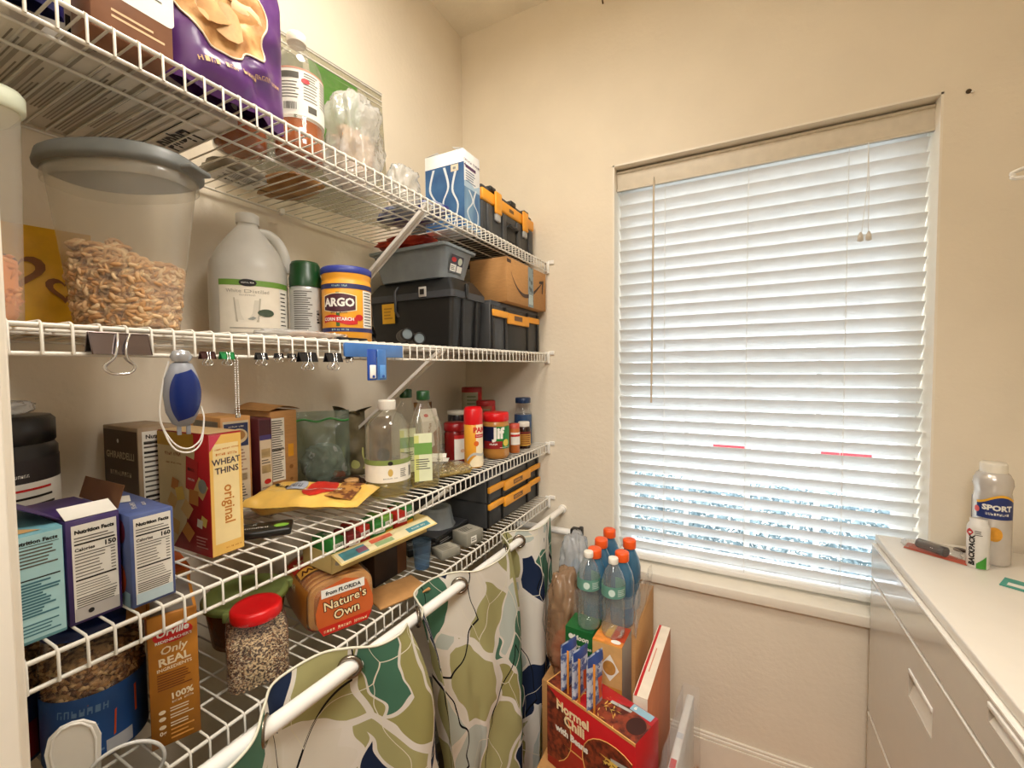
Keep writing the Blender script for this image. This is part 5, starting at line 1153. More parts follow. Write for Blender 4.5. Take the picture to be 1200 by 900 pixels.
# cardboard piece, dark box, cream seed-tray style carton on top
t = T('cardboard_piece', (.375, .775, K4), 70, 'flat brown cardboard piece lying right of the bread', 'cardboard')
b = MB(); b.box(-.065, .065, -.045, .050, 0, .004, KRAFT, .0005); b.build('board', t)
carton('dark_box', .115, .115, .114, mat('brown_black_board', '33251c', .7, noise=.2), (.255, .822, K4), 90, 'dark brown box right behind the bread, carrying the cream carton', 'box', lambda b, F, L, Tp: b.rect(F, .08, .0, .115, .112, KRAFT_IN))
CRY = mat('cream_yellow_board', 'd9c27e', .5, noise=.05)
t = T('snack_carton', (.318, .747, K4+.1145), 84, 'cream open carton of snack packs with a patterned flap resting on the dark box', 'carton')
b = MB(); w, d, h = .275, .105, .042
for x0, x1, y0, y1, z0, z1 in ((-w/2, w/2, -d/2, -d/2+.001, 0, h), (-w/2, w/2, d/2-.001, d/2, 0, h), (-w/2, -w/2+.001, -d/2, d/2, 0, h), (w/2-.001, w/2, -d/2, d/2, 0, h), (-w/2, w/2, -d/2, d/2, 0, .001)): b.box(x0, x1, y0, y1, z0, z1, CRY)
F = front(w, d, h); b.poly(F, [(.03, .012), (.10, .025), (.18, .018), (.25, .030), (.24, .034), (.16, .026), (.09, .034)], mat('grey_smudge_print', 'a89f8c', .6)); b.ell(F, .015, .02, .008, .006, mat('grey_smudge_print', 'a89f8c', .6))
b.build('carton_body', t)
b = MB(); P = slab(b, (-w/2-.002, -d/2-.036, h-.014), (1, 0, 0), (0, .93, .36), w+.004, .038, .0008, CRY)
b.rect(P, .004, .004, w, .035, mat('cream_light', 'e6d9ae', .5), .0006); b.rect(P, .012, .008, .075, .032, mat('teal_print', '4f8f98', .5), .0010); b.rect(P, .05, .012, .075, .026, mat('plum_print', '8a5a6e', .5), .0014); b.rect(P, .095, .008, .145, .020, mat('sage_print', '8fa878', .5), .0010); b.rect(P, .09, .022, .15, .034, mat('coral_print', 'd8694a', .5), .0010); b.rect(P, .19, .008, .262, .024, mat('teal_print', '4f8f98', .5), .0010); b.text(P, 'VARIETY PACK', .226, .016, .007, P_WHITE, .0014)
b.build('front_flap', t)
for k in range(7):
    m = [mat('pack_green', '2f7a34', .35, noise=.2), mat('pack_red', 'b02a20', .35, noise=.2), mat('pack_dark_red', '6e1a1c', .35), mat('pack_lime', '6d9a3a', .35)][(0, 2, 1, 0, 3, 1, 0)[k]]
    s = T('snack_pack', (.318+(.010 if k % 2 else -.006), .632+k*.038, K4+.1165), 84+(-7 if k % 2 else 6), ('first', 'second', 'third', 'fourth', 'fifth', 'sixth', 'seventh')[k]+' snack pack from the left in the cream carton, '+('green', 'maroon', 'red', 'green', 'lime', 'red', 'green')[k]+' film', 'snack pack', 'snack packs in the cream carton')
    b = MB(); b.box(-.016, .016, -.032, .032, 0, .064, m, .003); P = front(.032, .064, .064); b.rect(P, .003, .040, .029, .052, P_WHITE); b.text(P, 'NUTS', .016, .046, .009, m, .001, bold=.04); b.rect(P, .004, .015, .028, .03, YEL)
    P = Plane((-.016, -.032, .0642), (1, 0, 0), (0, 1, 0)); b.text(P, 'BAR', .016, .035, .014, P_WHITE, rot=90, bold=.04)
    b.build('pack_body', s)
s = None
# clear lidded box, dark boxes, grey boxes, tumbler
t = T('dark_case', (.235, 1.100, K4), 90, 'flat black box under the clear bowl on the lowest shelf', 'box')
b = MB(); b.box(-.09, .09, -.075, .075, 0, .030, BLACK, .003); b.box(-.088, .088, -.073, .073, .030, .036, CHAR, .002); b.lines(Plane((-.09, -.0755, 0), (1, 0, 0), (0, 0, 1)), .02, .010, .08, .022, 2, mat('steel_text', '9a9a98', .5)); b.build('case_body', t)
t = T('clear_bowl', (.245, 1.105, K4+.0365), 0, 'crinkled clear plastic bowl upside down on the flat black box', 'bowl')
b = MB(); b.lathe([(.056, 0), (.054, .004), (.050, .012), (.044, .05), (.040, .060), (.030, .057), (.001, .058)], clear('frosted_plastic', 'eef2f4', .5, .15, 'c9d2d6', .8, bump=.5), 40, rib=.05, ribn=8); b.build('bowl_body', t)
GX = mat('grey_board', '8a8678', .6)
carton('grey_box', .072, .062, .040, GX, (.362, 1.105, K4), 78, 'grey box with a small white label beside the flat black box', 'box', lambda b, F, L, Tp: (b.rect(F, .018, .008, .042, .028, P_WHITE), b.lines(F, .02, .012, .04, .024, 2, INK, .0009), b.rect(Tp, .004, .004, .068, .058, mat('grey_top', 'aaa698', .6)), b.lines(Tp, .01, .02, .05, .05, 4, INK, .0009)))
carton('grey_box', .064, .056, .022, GX, (.355, 1.000, K4), 70, 'low grey box nearest the curtain on the lowest shelf', 'box', lambda b, F, L, Tp: (b.rect(Tp, .004, .004, .060, .052, mat('grey_top', 'aaa698', .6)), b.lines(Tp, .01, .01, .05, .045, 4, GX, .0009)))
t = T('charger_brick', (.270, .985, K4), 60, 'black device lying between the two grey boxes and the dark box', 'device')
b = MB(); b.box(-.045, .045, -.03, .03, 0, .024, BLACK, .004); b.lines(Plane((-.045, -.03, .0242), (1, 0, 0), (0, 1, 0)), .01, .02, .06, .04, 2, mat('steel_text', '9a9a98', .5)); b.build('device_body', t)
t = T('tumbler', (.345, .905, K4), 0, 'small clear blue tumbler between the dark box and the black device', 'tumbler')
MB().lathe([(.018, 0), (.020, .003), (.025, .07), (.0255, .075)], clear('blue_clear', 'bcd4ea', .25, .08, '8fb3d6', .9), 32, cap1=False).build('tumbler_body', t)
# organiser with two yellow bars
t = T('parts_case', (.21, 1.425, K4), 90, 'black parts case with two yellow bars at the far end of the lowest shelf', 'tool case')
w, d, h = .425, .31, .178
b = MB(); b.box(-w/2, w/2, -d/2, d/2, 0, h, CASE, .006)
for x in (-w*.47, -w*.24, w*.24, w*.46): b.box(x-.008, x+.008, -d/2-.006, -d/2+.004, .004, h*.96, BLACK, .002)
b.box(-w/2, w/2, -d/2-.002, d/2, h*.48, h*.51, BLACK, .001); b.build('case_body', t)
for zz in (h*.68, h*.36):
    b = MB(); b.box(-w*.49, -w*.24, -d/2-.012, -d/2-.002, zz, zz+.020, YEL, .002); b.box(w*.24, w*.49, -d/2-.012, -d/2-.002, zz, zz+.020, YEL, .002); b.box(-w*.25, w*.25, -d/2-.016, -d/2-.004, zz-.016, zz+.018, YEL, .003)
    b.rect(Plane((0, -d/2-.0164, zz), (1, 0, 0), (0, 0, 1)), -.045, -.006, .03, .010, mat('badge_brown', '6d4a30', .5)); b.lines(Plane((0, -d/2-.0164, zz), (1, 0, 0), (0, 0, 1)), -.04, -.003, .025, .007, 2, YEL, .0009); b.build('yellow_bar', t)
# scoop and round clear lid leaning at the near end
t = T('plastic_scoop', (.388, .204, K4), 0, 'white plastic scoop leaning at the near end of the lowest shelf', 'scoop', rot=(R(8), 0, R(62)))
b = MB(); P = [(-.014, .0), (-.021, .05), (-.024, .10), (-.020, .118), (-.010, .128), (.0, .130), (.010, .128), (.020, .118), (.024, .10), (.021, .05), (.014, .0)]
b.add([(x, -.0015, z) for x, z in P]+[(x, .0015, z) for x, z in P], [tuple(range(11))[::-1], tuple(range(11, 22))]+[(i, (i+1) % 11, 11+(i+1) % 11, 11+i) for i in range(11)], WHITE)
b.tube([(x*.8, -.0018, z*.97+.002) for x, z in P], .0015, WHITE, 6); b.build('handle', t)
t = T('round_clear_lid', (.408, .243, K4), 0, 'round clear lid with a white rim leaning on the popcorn box', 'lid', rot=(R(12), 0, R(62)))
b = MB(); b.tube([(.038*cos(2*pi*k/40), 0, .039+.038*sin(2*pi*k/40)) for k in range(40)], .0022, mat('pale_rim', 'd5d5d2', .2), 8, closed=True); b.build('rim', t)
b = MB(); b.add([(.036*cos(2*pi*k/40), .0, .039+.036*sin(2*pi*k/40)) for k in range(40)], [tuple(range(40))], clear('lid_clear', 'f2f4f4', .08, .05, 'e8ecec', 1)); b.build('lid_disc', t)
MB().box(-.018, .006, -.003, -.001, .006, .030, mat('sticker_grey', 'c9c9c6', .5), .0005).build('sticker', t)

# ============================================================ CURTAIN ROD AND CURTAINS
RX = .47
def rz_(y): return .874+(1.651-y)*.0328
t = T('curtain_rod', (RX, 1.65, rz_(1.65)), 0, 'white tension rod in front of the lowest shelf', 'curtain rod')
b = MB(); b.tube([(0, -.002, 0), (0, .57-1.65, rz_(.57)-rz_(1.65))], .0118, WHITE, 20); b.build('rod', t)
b = MB(); b.tube([(0, .575-1.65, rz_(.575)-rz_(1.65)), (0, YF+.002-1.65, rz_(YF)-rz_(1.65))], .0132, WHITE, 20); b.build('rod_sleeve', t)
b = MB(); b.tube([(0, -.012, 0), (0, .0, 0)], .017, WHITE, 20); b.build('end_cap', t)
# fabric print: big overlapping leaf shapes with pale outlines and thin dark lines
def fabric():
    M = bpy.data.materials.new('leaf_print_fabric'); M.use_nodes = True; n = M.node_tree.nodes; l = M.node_tree.links; B = n['Principled BSDF']; B.inputs['Roughness'].default_value = .85; B.inputs['Specular IOR Level'].default_value = .2
    uv = n.new('ShaderNodeUVMap'); uv.uv_map = 'pattern'
    def warp(src, amt, sc, dx):
        mp = n.new('ShaderNodeMapping'); mp.inputs['Location'].default_value = (dx, dx*.7, 0); l.new(src, mp.inputs[0])
        nz = n.new('ShaderNodeTexNoise'); nz.inputs['Scale'].default_value = sc; nz.inputs['Detail'].default_value = 1.5; l.new(mp.outputs[0], nz.inputs['Vector'])
        s = n.new('ShaderNodeVectorMath'); s.operation = 'SUBTRACT'; l.new(nz.outputs['Color'], s.inputs[0]); s.inputs[1].default_value = (.5, .5, .5)
        k = n.new('ShaderNodeVectorMath'); k.operation = 'SCALE'; l.new(s.outputs[0], k.inputs[0]); k.inputs['Scale'].default_value = amt
        a = n.new('ShaderNodeVectorMath'); l.new(src, a.inputs[0]); l.new(k.outputs[0], a.inputs[1]); return a.outputs[0]
    def cells(vec, scale, loc, sy=.6, sm=0):
        mp = n.new('ShaderNodeMapping'); mp.inputs['Scale'].default_value = (scale, scale*sy, 1); mp.inputs['Location'].default_value = loc; mp.inputs['Rotation'].default_value = (0, 0, .3); l.new(vec, mp.inputs[0])
        v = n.new('ShaderNodeTexVoronoi'); v.voronoi_dimensions = '2D'; v.inputs['Scale'].default_value = 1; l.new(mp.outputs[0], v.inputs['Vector'])
        e = n.new('ShaderNodeTexVoronoi'); e.voronoi_dimensions = '2D'; e.feature = 'DISTANCE_TO_EDGE'; e.inputs['Scale'].default_value = 1; l.new(mp.outputs[0], e.inputs['Vector'])
        s = n.new('ShaderNodeSeparateColor'); l.new(v.outputs['Color'], s.inputs[0]); return s.outputs[0], e.outputs['Distance'], s.outputs[1]
    def ramp(src, stops, const=True):
        r = n.new('ShaderNodeValToRGB'); l.new(src, r.inputs[0]); r.color_ramp.interpolation = 'CONSTANT' if const else 'LINEAR'
        e = r.color_ramp.elements
        while len(e) > 1: e.remove(e[-1])
        e[0].position = stops[0][0]; e[0].color = lin(stops[0][1])
        for p, c in stops[1:]: q = e.new(p); q.color = lin(c)
        return r.outputs[0]
    def mix(f, a, c):
        m = n.new('ShaderNodeMix'); m.data_type = 'RGBA'
        if isinstance(f, float): m.inputs[0].default_value = f
        else: l.new(f, m.inputs[0])
        l.new(a, m.inputs[6])
        if isinstance(c, str): m.inputs[7].default_value = lin(c)
        else: l.new(c, m.inputs[7])
        return m.outputs[2]
    def lt(src, v):
        m = n.new('ShaderNodeMath'); m.operation = 'LESS_THAN'; l.new(src, m.inputs[0]); m.inputs[1].default_value = v; return m.outputs[0]
    def gt(src, v):
        m = n.new('ShaderNodeMath'); m.operation = 'GREATER_THAN'; l.new(src, m.inputs[0]); m.inputs[1].default_value = v; return m.outputs[0]
    def mul(a, c):
        m = n.new('ShaderNodeMath'); m.operation = 'MULTIPLY'; l.new(a, m.inputs[0]); l.new(c, m.inputs[1]); return m.outputs[0]
    w1 = warp(uv.outputs[0], .17, 5.5, 0)
    c1, e1, g1 = cells(w1, 7.5, (3.1, 1.7, 0), .62)
    base = ramp(c1, [(0, 'b3af7a'), (.46, 'ece7da'), (.58, 'c9d3cb'), (.72, 'a8a368'), (.86, '55806a'), (.93, '22304e')])
    base = mix(lt(e1, .045), base, 'efeadf')
    w2 = warp(uv.outputs[0], .15, 7, 4.2)
    c2, e2, g2 = cells(w2, 11, (.4, 5.2, 0), .40)
    leaf = ramp(c2, [(0, 'c9d3cb'), (.25, '4f7d66'), (.45, 'ece7da'), (.7, '1f2c48'), (.85, 'c9d3cb')])
    leaf = mix(lt(e2, .05), leaf, 'efeadf')
    on = mul(gt(g2, .60), gt(e2, .0))
    col = mix(on, base, leaf)
    w3 = warp(uv.outputs[0], .09, 6, 8.8)
    c3, e3, g3 = cells(w3, 9, (7.7, 2.2, 0), .35)
    line = mul(lt(e3, .026), gt(c3, .50)); col = mix(line, col, '15171c')
    w4 = warp(uv.outputs[0], .12, 5, 2.8); c4, e4, g4 = cells(w4, 8, (1.7, 9.2, 0), .5)
    col = mix(mul(lt(e4, .010), gt(c4, .5)), col, 'f1ecd9')
    l.new(col, B.inputs['Base Color'])
    tr = n.new('ShaderNodeBsdfTranslucent'); l.new(col, tr.inputs[0]); mx = n.new('ShaderNodeMixShader'); mx.inputs[0].default_value = .12
    l.new(B.outputs[0], mx.inputs[1]); l.new(tr.outputs[0], mx.inputs[2]); l.new(mx.outputs[0], n['Material Output'].inputs[0]); return M
FAB = fabric()
RING_M = mat('grommet_nickel', '8f8578', .25, metal=.9)
def curtain(path, grom, label, zb, flare, u0):
    t = T('curtain', (RX, path[0][0], 0), 0, label, 'curtain', None)
    P = smooth_path([(x, y, 0) for y, x in path], 10); L = [0]
    for a, c in zip(P, P[1:]): L.append(L[-1]+(c-a).length)
    tot = L[-1]
    def at(s):
        s = min(max(s, 0), tot)
        for i in range(len(L)-1):
            if s <= L[i+1]: k = (s-L[i])/max(1e-9, L[i+1]-L[i]); return P[i].lerp(P[i+1], k)
        return P[-1]
    # grommet arc positions: nearest crossing of the rod to each y
    gs = []
    for gy in grom:
        best = min(range(len(P)), key=lambda i: abs(P[i].y-gy)+abs(P[i].x)*4); gs.append((L[best], P[best].y))
    nu = int(tot/.005); H = .95
    def f(a, c):
        s = a*tot; q = at(s); zt = rz_(q.y)+.036
        dn = 1-c; z = zt-(zt-zb)*dn; d2 = 1-math.exp(-3*dn)
        wr = (vn(s*14+u0*5, z*5, 3)-.5)*.030*d2+(vn(s*34, z*13+s*9, 6)-.5)*.009*d2
        x = q.x*(1-.25*dn)+.026*sin(s*26+1.3*u0+2.2*dn)*d2*.8+flare[3]*dn+wr; y = q.y+(q.y-flare[0])*flare[2]*d2+flare[1]*d2
        return Vector((x, y-path[0][0], z))
    rg = .0185
    def skip(a, c):
        s = a*tot; z = f(a, c).z
        return any((s-g)**2+(z-rz_(y))**2 < (rg-.003)**2 for g, y in gs)
    b = MB(); nv = 130
    def ff(a, c): return f(a, 1-(1-c)**1.6 if False else c)
    b.grid(ff, nu, nv, FAB, skip=skip)
    b.uv = [(u0+(i % (nu+1))/nu*tot, (i//(nu+1))/nv*.9) for i in range(len(b.v))]
    b.build('fabric', t)
    # stitched hem along the top
    b = MB(); b.tube([f(a/120, 1) for a in range(121)], .0022, mat('hem_fabric', 'd6d2bd', .8), 6); b.build('hem', t)
    for g, y in gs:
        a = g/tot; p = Vector((at(g).x, y-path[0][0], rz_(y))); T1 = (at(g+.004)-at(g-.004)); T1.z = 0; T1.normalize(); N1 = T1.cross(Vector((0, 0, 1)))
        b = MB(); b.tube([p+T1*cos(2*pi*k/32)*rg+Vector((0, 0, sin(2*pi*k/32)*rg)) for k in range(32)], .0042, RING_M, 10, closed=True); b.build('grommet', t)
    return t
curtain([(.16, .045), (.25, .062), (.33, .050), (.383, .0), (.420, -.035), (.47, -.040), (.515, -.030), (.545, .0), (.575, .040), (.62, .052), (.655, .040)], (.383, .545), 'near panel of leaf-print curtain, left of the dark gap', .06, (.40, .02, .48, .01), .0)
curtain([(.69, .050), (.715, .030), (.735, .0), (.765, -.032), (.83, -.038), (.875, -.022), (.90, .0), (.93, .040), (1.02, .055), (1.10, .040), (1.150, .0), (1.185, -.032), (1.220, -.025), (1.243, .0), (1.27, .040), (1.34, .050), (1.43, .035)], (.735, .90, 1.150, 1.243), 'far panel of leaf-print curtain, reaching to the boxes on the floor', .06, (1.43, .035, -.13, .01), 1.3)
# things on the floor under the shelves, glimpsed through the gap
t = T('floor_bin', (.20, .83, 0), 90, 'dark grey bin on the floor under the shelves, seen through the curtain gap', 'bin')
b = MB(); b.taper(.50, .30, .54, .34, 0, .40, CHAR, r=.03); b.build('bin_body', t)
MB().taper(.56, .36, .56, .36, .40, .43, mat('olive_grey_lid', '5b594c', .5), r=.03).build('lid', t)

# ============================================================ STACK IN FRONT OF THE WINDOW WALL
carton('packing_box', .235, .285, .38, KRAFT, (.7475, 1.0925, 0), 0, 'brown packing box on the floor carrying the chili carton', 'box')
carton('packing_box', .175, .315, .68, KRAFT, (.7575, 1.3985, 0), 0, 'tall brown packing box carrying the blue drink bottles', 'box')
carton('packing_box', .10, .36, .45, KRAFT, (.600, 1.42, 0), 0, 'brown packing box beside the curtain end carrying two plastic bags', 'box')
carton('packing_box', .180, .075, .100, KRAFT, (.750, 1.193, .38), 0, 'small brown box behind the chili carton', 'box')
CHILI = mat('chili_print', '8e3a20', .5, col2='4a150c', scale=55, thresh=(.4, .6)); CRD = mat('chili_red', 'b5141c', .4)
t = T('chili_carton', (.7745+.337*.0545, 1.004+.94*.0545, .3805), -19.7, 'red canned chili carton with cream lettering at the bottom of the stack', 'carton')
w, d, h = .270, .105, .222
b = MB(); b.box(-w/2, w/2, -d/2, d/2, 0, h, CRD, .001, seg=1)
F = front(w, d, h); Tp = top(w, d, h)
ED = mat('gold_edge', 'e0a860', .5)
b.rect(F, 0, h-.006, w, h, ED, .0006); arc = [(0, .02)]+[(.085*cos(R(a)), .11+.095*sin(R(a))) for a in range(-60, 80, 14)]+[(0, h-.006)]; b.poly(F, arc, CHILI, .0004); b.tube([F.p(u, v, .0006) for u, v in arc[1:-1]], .0012, ED, 5)
arc2 = [(w, .0)]+[(.215+.095*cos(R(a)), .10+.08*sin(R(a))) for a in range(60, 260, 14)]+[(.15, .0)]; b.poly(F, arc2, CHILI, .0005); b.tube([F.p(u, v, .0008) for u, v in arc2[1:-1]], .0012, ED, 5)
b.text(F, 'Hormel', .088, .182, .034, mat('cream_letter', 'f0dcb0', .5), .0016, bold=.04); b.text(F, 'Chili', .094, .153, .036, mat('cream_letter', 'f0dcb0', .5), .0016, bold=.04); b.text(F, 'with Beans', .085, .118, .024, P_WHITE, .0016, bold=.05)
b.rect(F, .06, .082, .16, .086, ED); b.poly(F, [(.205, .135), (.262, .148), (.262, .156), (.204, .146)], mat('spoon_print', 'b5b5b0', .4), .0010)
rr = random.Random(3)
for k in range(14): b.poly(F, [(.19+rr.uniform(-.02, .03), .125+rr.uniform(-.02, .02)) for _ in range(1)]*1+[(.19+.01*k % .04, .12+.004*(k % 5)), (.195+.01*k % .04, .128+.004*(k % 5))], mat('cheese_shred', 'e6c25a', .5), .0012)
b.poly(Tp, [(.0, .0), (.10, .0), (.085, .105), (.0, .105)], CHILI, .0005); b.poly(Tp, [(.13, .0), (.27, .0), (.27, .07), (.20, .085), (.14, .06)], CHILI, .0005); b.tube([Tp.p(.10-.015*k/6, .105*k/6, .0006) for k in range(7)], .0012, ED, 5)
b.rect(Tp, .205, .080, .262, .102, mat('pale_blue_tab', '8fb3c4', .5), .0008); b.text(Tp, '6', .216, .091, .015, P_WHITE, .0014, bold=.04)
b.ell(Tp, .245, .045, .022, .028, mat('dark_hole', '3a1810', .9), .0010)
for k in range(26):
    u, v = .17+rr.gauss(0, .02), .04+rr.gauss(0, .016); a = rr.uniform(0, pi); s = .007; b.poly(Tp, [(u-s*cos(a), v-s*sin(a)), (u+.0015, v), (u+s*cos(a), v+s*sin(a)), (u-.0015, v+.001)], mat('cheese_shred', 'e6c25a', .5), .0012)
b.poly(Tp, [(.16, .062), (.215, .07), (.215, .078), (.16, .072)], mat('spoon_print', 'b5b5b0', .4), .0012)
b.tube([Tp.p(0, 0, .0005), Tp.p(w, 0, .0005)], .0016, ED, 6); b.tube([Tp.p(0, 0, .0005), Tp.p(0, d, .0005)], .0014, ED, 6)
b.build('carton_body', t)
# freezer-pop pouches and sticks standing on the carton
PB = mat('pouch_blue', '2f4a8c', .3, noise=.2); PS = mat('pouch_silver', 'c3c9d6', .25, col2='5a6a9a', scale=60, thresh=(.45, .55)); PO2 = mat('stick_orange', 'd98a34', .5)
cx0, cy0 = .7745, 1.004
for k, (dx, dy, hh2) in enumerate(((.706, 1.062, .125), (.742, 1.046, .125), (.786, 1.030, .135))):
    px, py = dx, dy+.012
    s = T('juice_pouch', (px, py-.01, .6025), 68, ('leftmost', 'middle', 'rightmost')[k]+' of three blue and silver pouches standing on the chili carton', 'pouch', 'blue and silver pouches on the chili carton')
    b = MB(); Sf = pouch(b, .062, hh2, .016, PS, 60+k, .003, 12, 16); b.grid(lambda a, c: Sf.p((a-.5)*.058, hh2*(.80+.18*c), .0012), 8, 4, PB); b.text(Sf, 'Juice', 0, hh2*.62, .017, PB, .0016, rot=60, bold=.03); b.grid(lambda a, c: Sf.p(.006+a*.016, hh2*(.12+.40*c), .0012), 4, 6, mat('pouch_orange', 'c9562a', .4)); b.build('film', s)
    s = T('wood_stick', (px+.008, py-.0385, .6025), 0, ('leftmost', 'middle', 'rightmost')[k]+' of three orange sticks beside the silver pouches', 'stick', 'orange sticks on the chili carton')
    b = MB(); b.box(-.0028, .0028, -.0014, .0014, 0, hh2*.92, PO2, .0006); b.build('stick_body', s)
# granola and cracker cartons behind
def gg(b, F, L, Tp):
    G = mat('forest_print', '14602c', .45); b.rect(F, 0, .150, .082, .222, G); b.ell(F, .018, .198, .008, .008, P_WHITE, .0009); b.text(F, 'Moon', .048, .198, .020, P_WHITE, .001, shear=.2, bold=.03); b.text(F, 'Collaboration', .042, .174, .0135, P_WHITE, .001, shear=.2, bold=.03); b.rect(F, 0, 0, .082, .150, mat('oat_cluster_print', 'b98a48', .5, noise=.5)); b.rect(Tp, 0, 0, .082, .080, G)
carton('granola_box', .082, .080, .222, mat('forest_board', '17552a', .5), (.7045, 1.197, .4805), -3, 'green granola box under the left water bottle', 'snack box', gg)
def yb(b, F, L, Tp):
    b.rect(Tp, .0, .0, .083, .045, mat('apricot_print', 'd9863a', .5, noise=.3)); b.rect(Tp, .045, .02, .083, .092, mat('rust_panel', 'b5401c', .5), .0007); b.text(Tp, 'GRAHAMS', .064, .058, .012, P_WHITE, .001, rot=90, bold=.03); b.ell(Tp, .062, .014, .014, .009, P_WHITE, .0010); b.rect(Tp, .025, .03, .042, .09, mat('amber_panel', 'd9a24a', .5), .0007)
    b.rect(F, .0, .10, .083, .215, mat('sand_panel', 'd0a468', .5, noise=.1)); b.poly(F, [(.02, .15), (.05, .19), (.075, .15), (.05, .115)], P_WHITE, .0007); b.ell(F, .048, .152, .018, .020, mat('cracker_print', 'b0803f', .5, noise=.3), .001); b.barcode(F, .03, .04, .068, .085)
    b.rect(right(.083, .094, .219), .0, .0, .094, .219, mat('grey_side', '9a958a', .5), .0004)
carton('cracker_carton', .083, .094, .219, mat('amber_board', 'd0903e', .5), (.792, 1.186, .481), -3, 'orange and sand cracker carton under the right water bottle', 'snack box', yb)
WB = clear('water_bottle_plastic', 'f6fafa', .10, .04, 'f2f6f6', 1.2)
WTR = clear('water', 'f0f6f6', .02, .02, 'ffffff', .5)
def water_bottle(loc, label):
    t = T('water_bottle', loc, 0, label, 'water bottle', 'two small water bottles on the stack')
    pr = [(.022, 0), (.030, .004), (.0325, .012), (.032, .03)]
    for k in range(4): pr += [(.0295, .036+k*.016), (.0322, .044+k*.016)]
    pr += [(.0275, .104), (.0295, .112), (.0325, .122), (.0325, .150), (.031, .160), (.024, .182), (.014, .198), (.0115, .202), (.0115, .206)]
    MB().lathe(pr, WB, 36, cap1=False).build('bottle_body', t)
    b = ribcap(.0135, .016, CAPW, .205, 32, 30); b.build('cap', t)
    b = MB(); c = Cyl(.0330, a=28); LBG = mat('teal_label', '6fa593', .4, transl=.3); b.rect(c, -.08, .118, .09, .150, LBG); b.ell(c, -.012, .134, .009, .010, mat('pale_seal', 'cfe3d9', .5), .0009); b.lines(c, .004, .124, .030, .144, 4, mat('pale_seal', 'cfe3d9', .5), .0009); b.build('label', t)
water_bottle((.722, 1.190, .7030), 'left of two clear water bottles, on the green granola box')
water_bottle((.795, 1.186, .7005), 'right of two clear water bottles, on the orange cracker carton')
BLUEL = mat('blue_drink', '35617d', .12, noise=.06, coat=.5); ORC = mat('orange_cap', 'ee5a1e', .35)
names = ['nearest left', 'middle left', 'farthest left', 'nearest right', 'middle right', 'farthest right']
for k, (x, y) in enumerate(((.716, 1.272), (.714, 1.352), (.717, 1.445), (.797, 1.283), (.797, 1.386))):
    t = T('sports_drink_bottle', (x, y, .6805), 20+k*23, names[k]+' of the blue sports drinks with orange caps beside the window', 'drink bottle', 'blue drink bottles on the stack')
    MB().lathe([(.028, 0), (.034, .005), (.0355, .015), (.0355, .05), (.032, .062), (.032, .085), (.0358, .10), (.0355, .135), (.030, .160), (.020, .182), (.0165, .190), (.0165, .198)], BLUEL, 36, cap1=False).build('bottle_body', t)
    ribcap(.0205, .026, ORC, .194, 32, 36).build('cap', t)
    b = MB(); c = Cyl(.0325); b.rect(c, -.1, .060, .1, .090, clear('label_film', 'dfe9ee', .45, .1, '9ab8c8', .8)); b.build('label', t)
t = T('shrink_wrap', (.762, 1.40, .6806), 0, 'torn clear shrink wrap round the blue drink bottles', 'wrapper')
FW = clear('shrink_film', 'fafafa', .14, .10, 'f4f4f4', 1.2, bump=.35)
b = MB(); Q = [(-.10, -.165), (.075, -.165), (.082, -.155), (.082, .13)]; QQ = smooth_path([(x, y, 0) for x, y in Q], 14)
b.grid(lambda a, c: (lambda p: Vector((p.x+.006*(vn(a*14, c*6, 3)-.5), p.y+.006*(vn(a*14, c*6, 7)-.5), c*(.085+.05*vn(a*7, 0, 5)))))(QQ[min(len(QQ)-1, int(a*(len(QQ)-1)))]), len(QQ)-1, 12, FW); b.build('film', t)
# flat boxes on edge at the right of the stack
carton('flat_box', .036, .34, .620, mat('salmon_board', 'b9704a', .6), (.895, 1.255, 0), -2, 'tall flat box on edge with red stripe, right of the chili carton', 'box', lambda b, F, L, Tp: (b.rect(Tp, 0, 0, .036, .34, mat('ivory_board', 'e9dcc8', .6)), b.rect(Tp, .002, 0, .009, .34, REDP, .0008), b.lines(Tp, .016, .02, .019, .30, 1, mat('salmon_ink2', 'd08a6a', .6), .0008), b.rect(F, 0, .3, .036, .62, mat('ivory_board', 'e9dcc8', .6)), b.rect(F, .0, .56, .036, .575, mat('salmon_ink2', 'd08a6a', .6), .0008)))
t = T('wrapped_packet', (.972, 1.17, 0), -4, 'white packet in loose clear film at the right edge of the stack', 'packet')
b = MB(); b.box(-.010, .010, -.19, .19, 0, .470, mat('white_packet', 'dfdcd4', .5, noise=.06), .004)
Pk = Plane((-.0105, .19, 0), (0, -1, 0), (0, 0, 1)); b.ell(Pk, .30, .40, .02, .03, REDP); Pt = Plane((-.010, -.19, .4705), (1, 0, 0), (0, 1, 0)); b.rect(Pt, .003, .10, .017, .13, REDP); b.rect(Pt, .002, .20, .018, .22, mat('grey_block', 'b9bcc2', .5)); b.build('packet_body', t)
b = MB(); b.grid(lambda a, c: Vector((.026*cos(pi*a)*1.0+.006*(vn(a*6, c*9, 2)-.5), -.205+.41*c, .490*min(1, sin(pi*a)*3.0)+.008*(vn(a*5, c*12, 4)-.5)+.001)), 16, 30, FW); b.build('film', t)
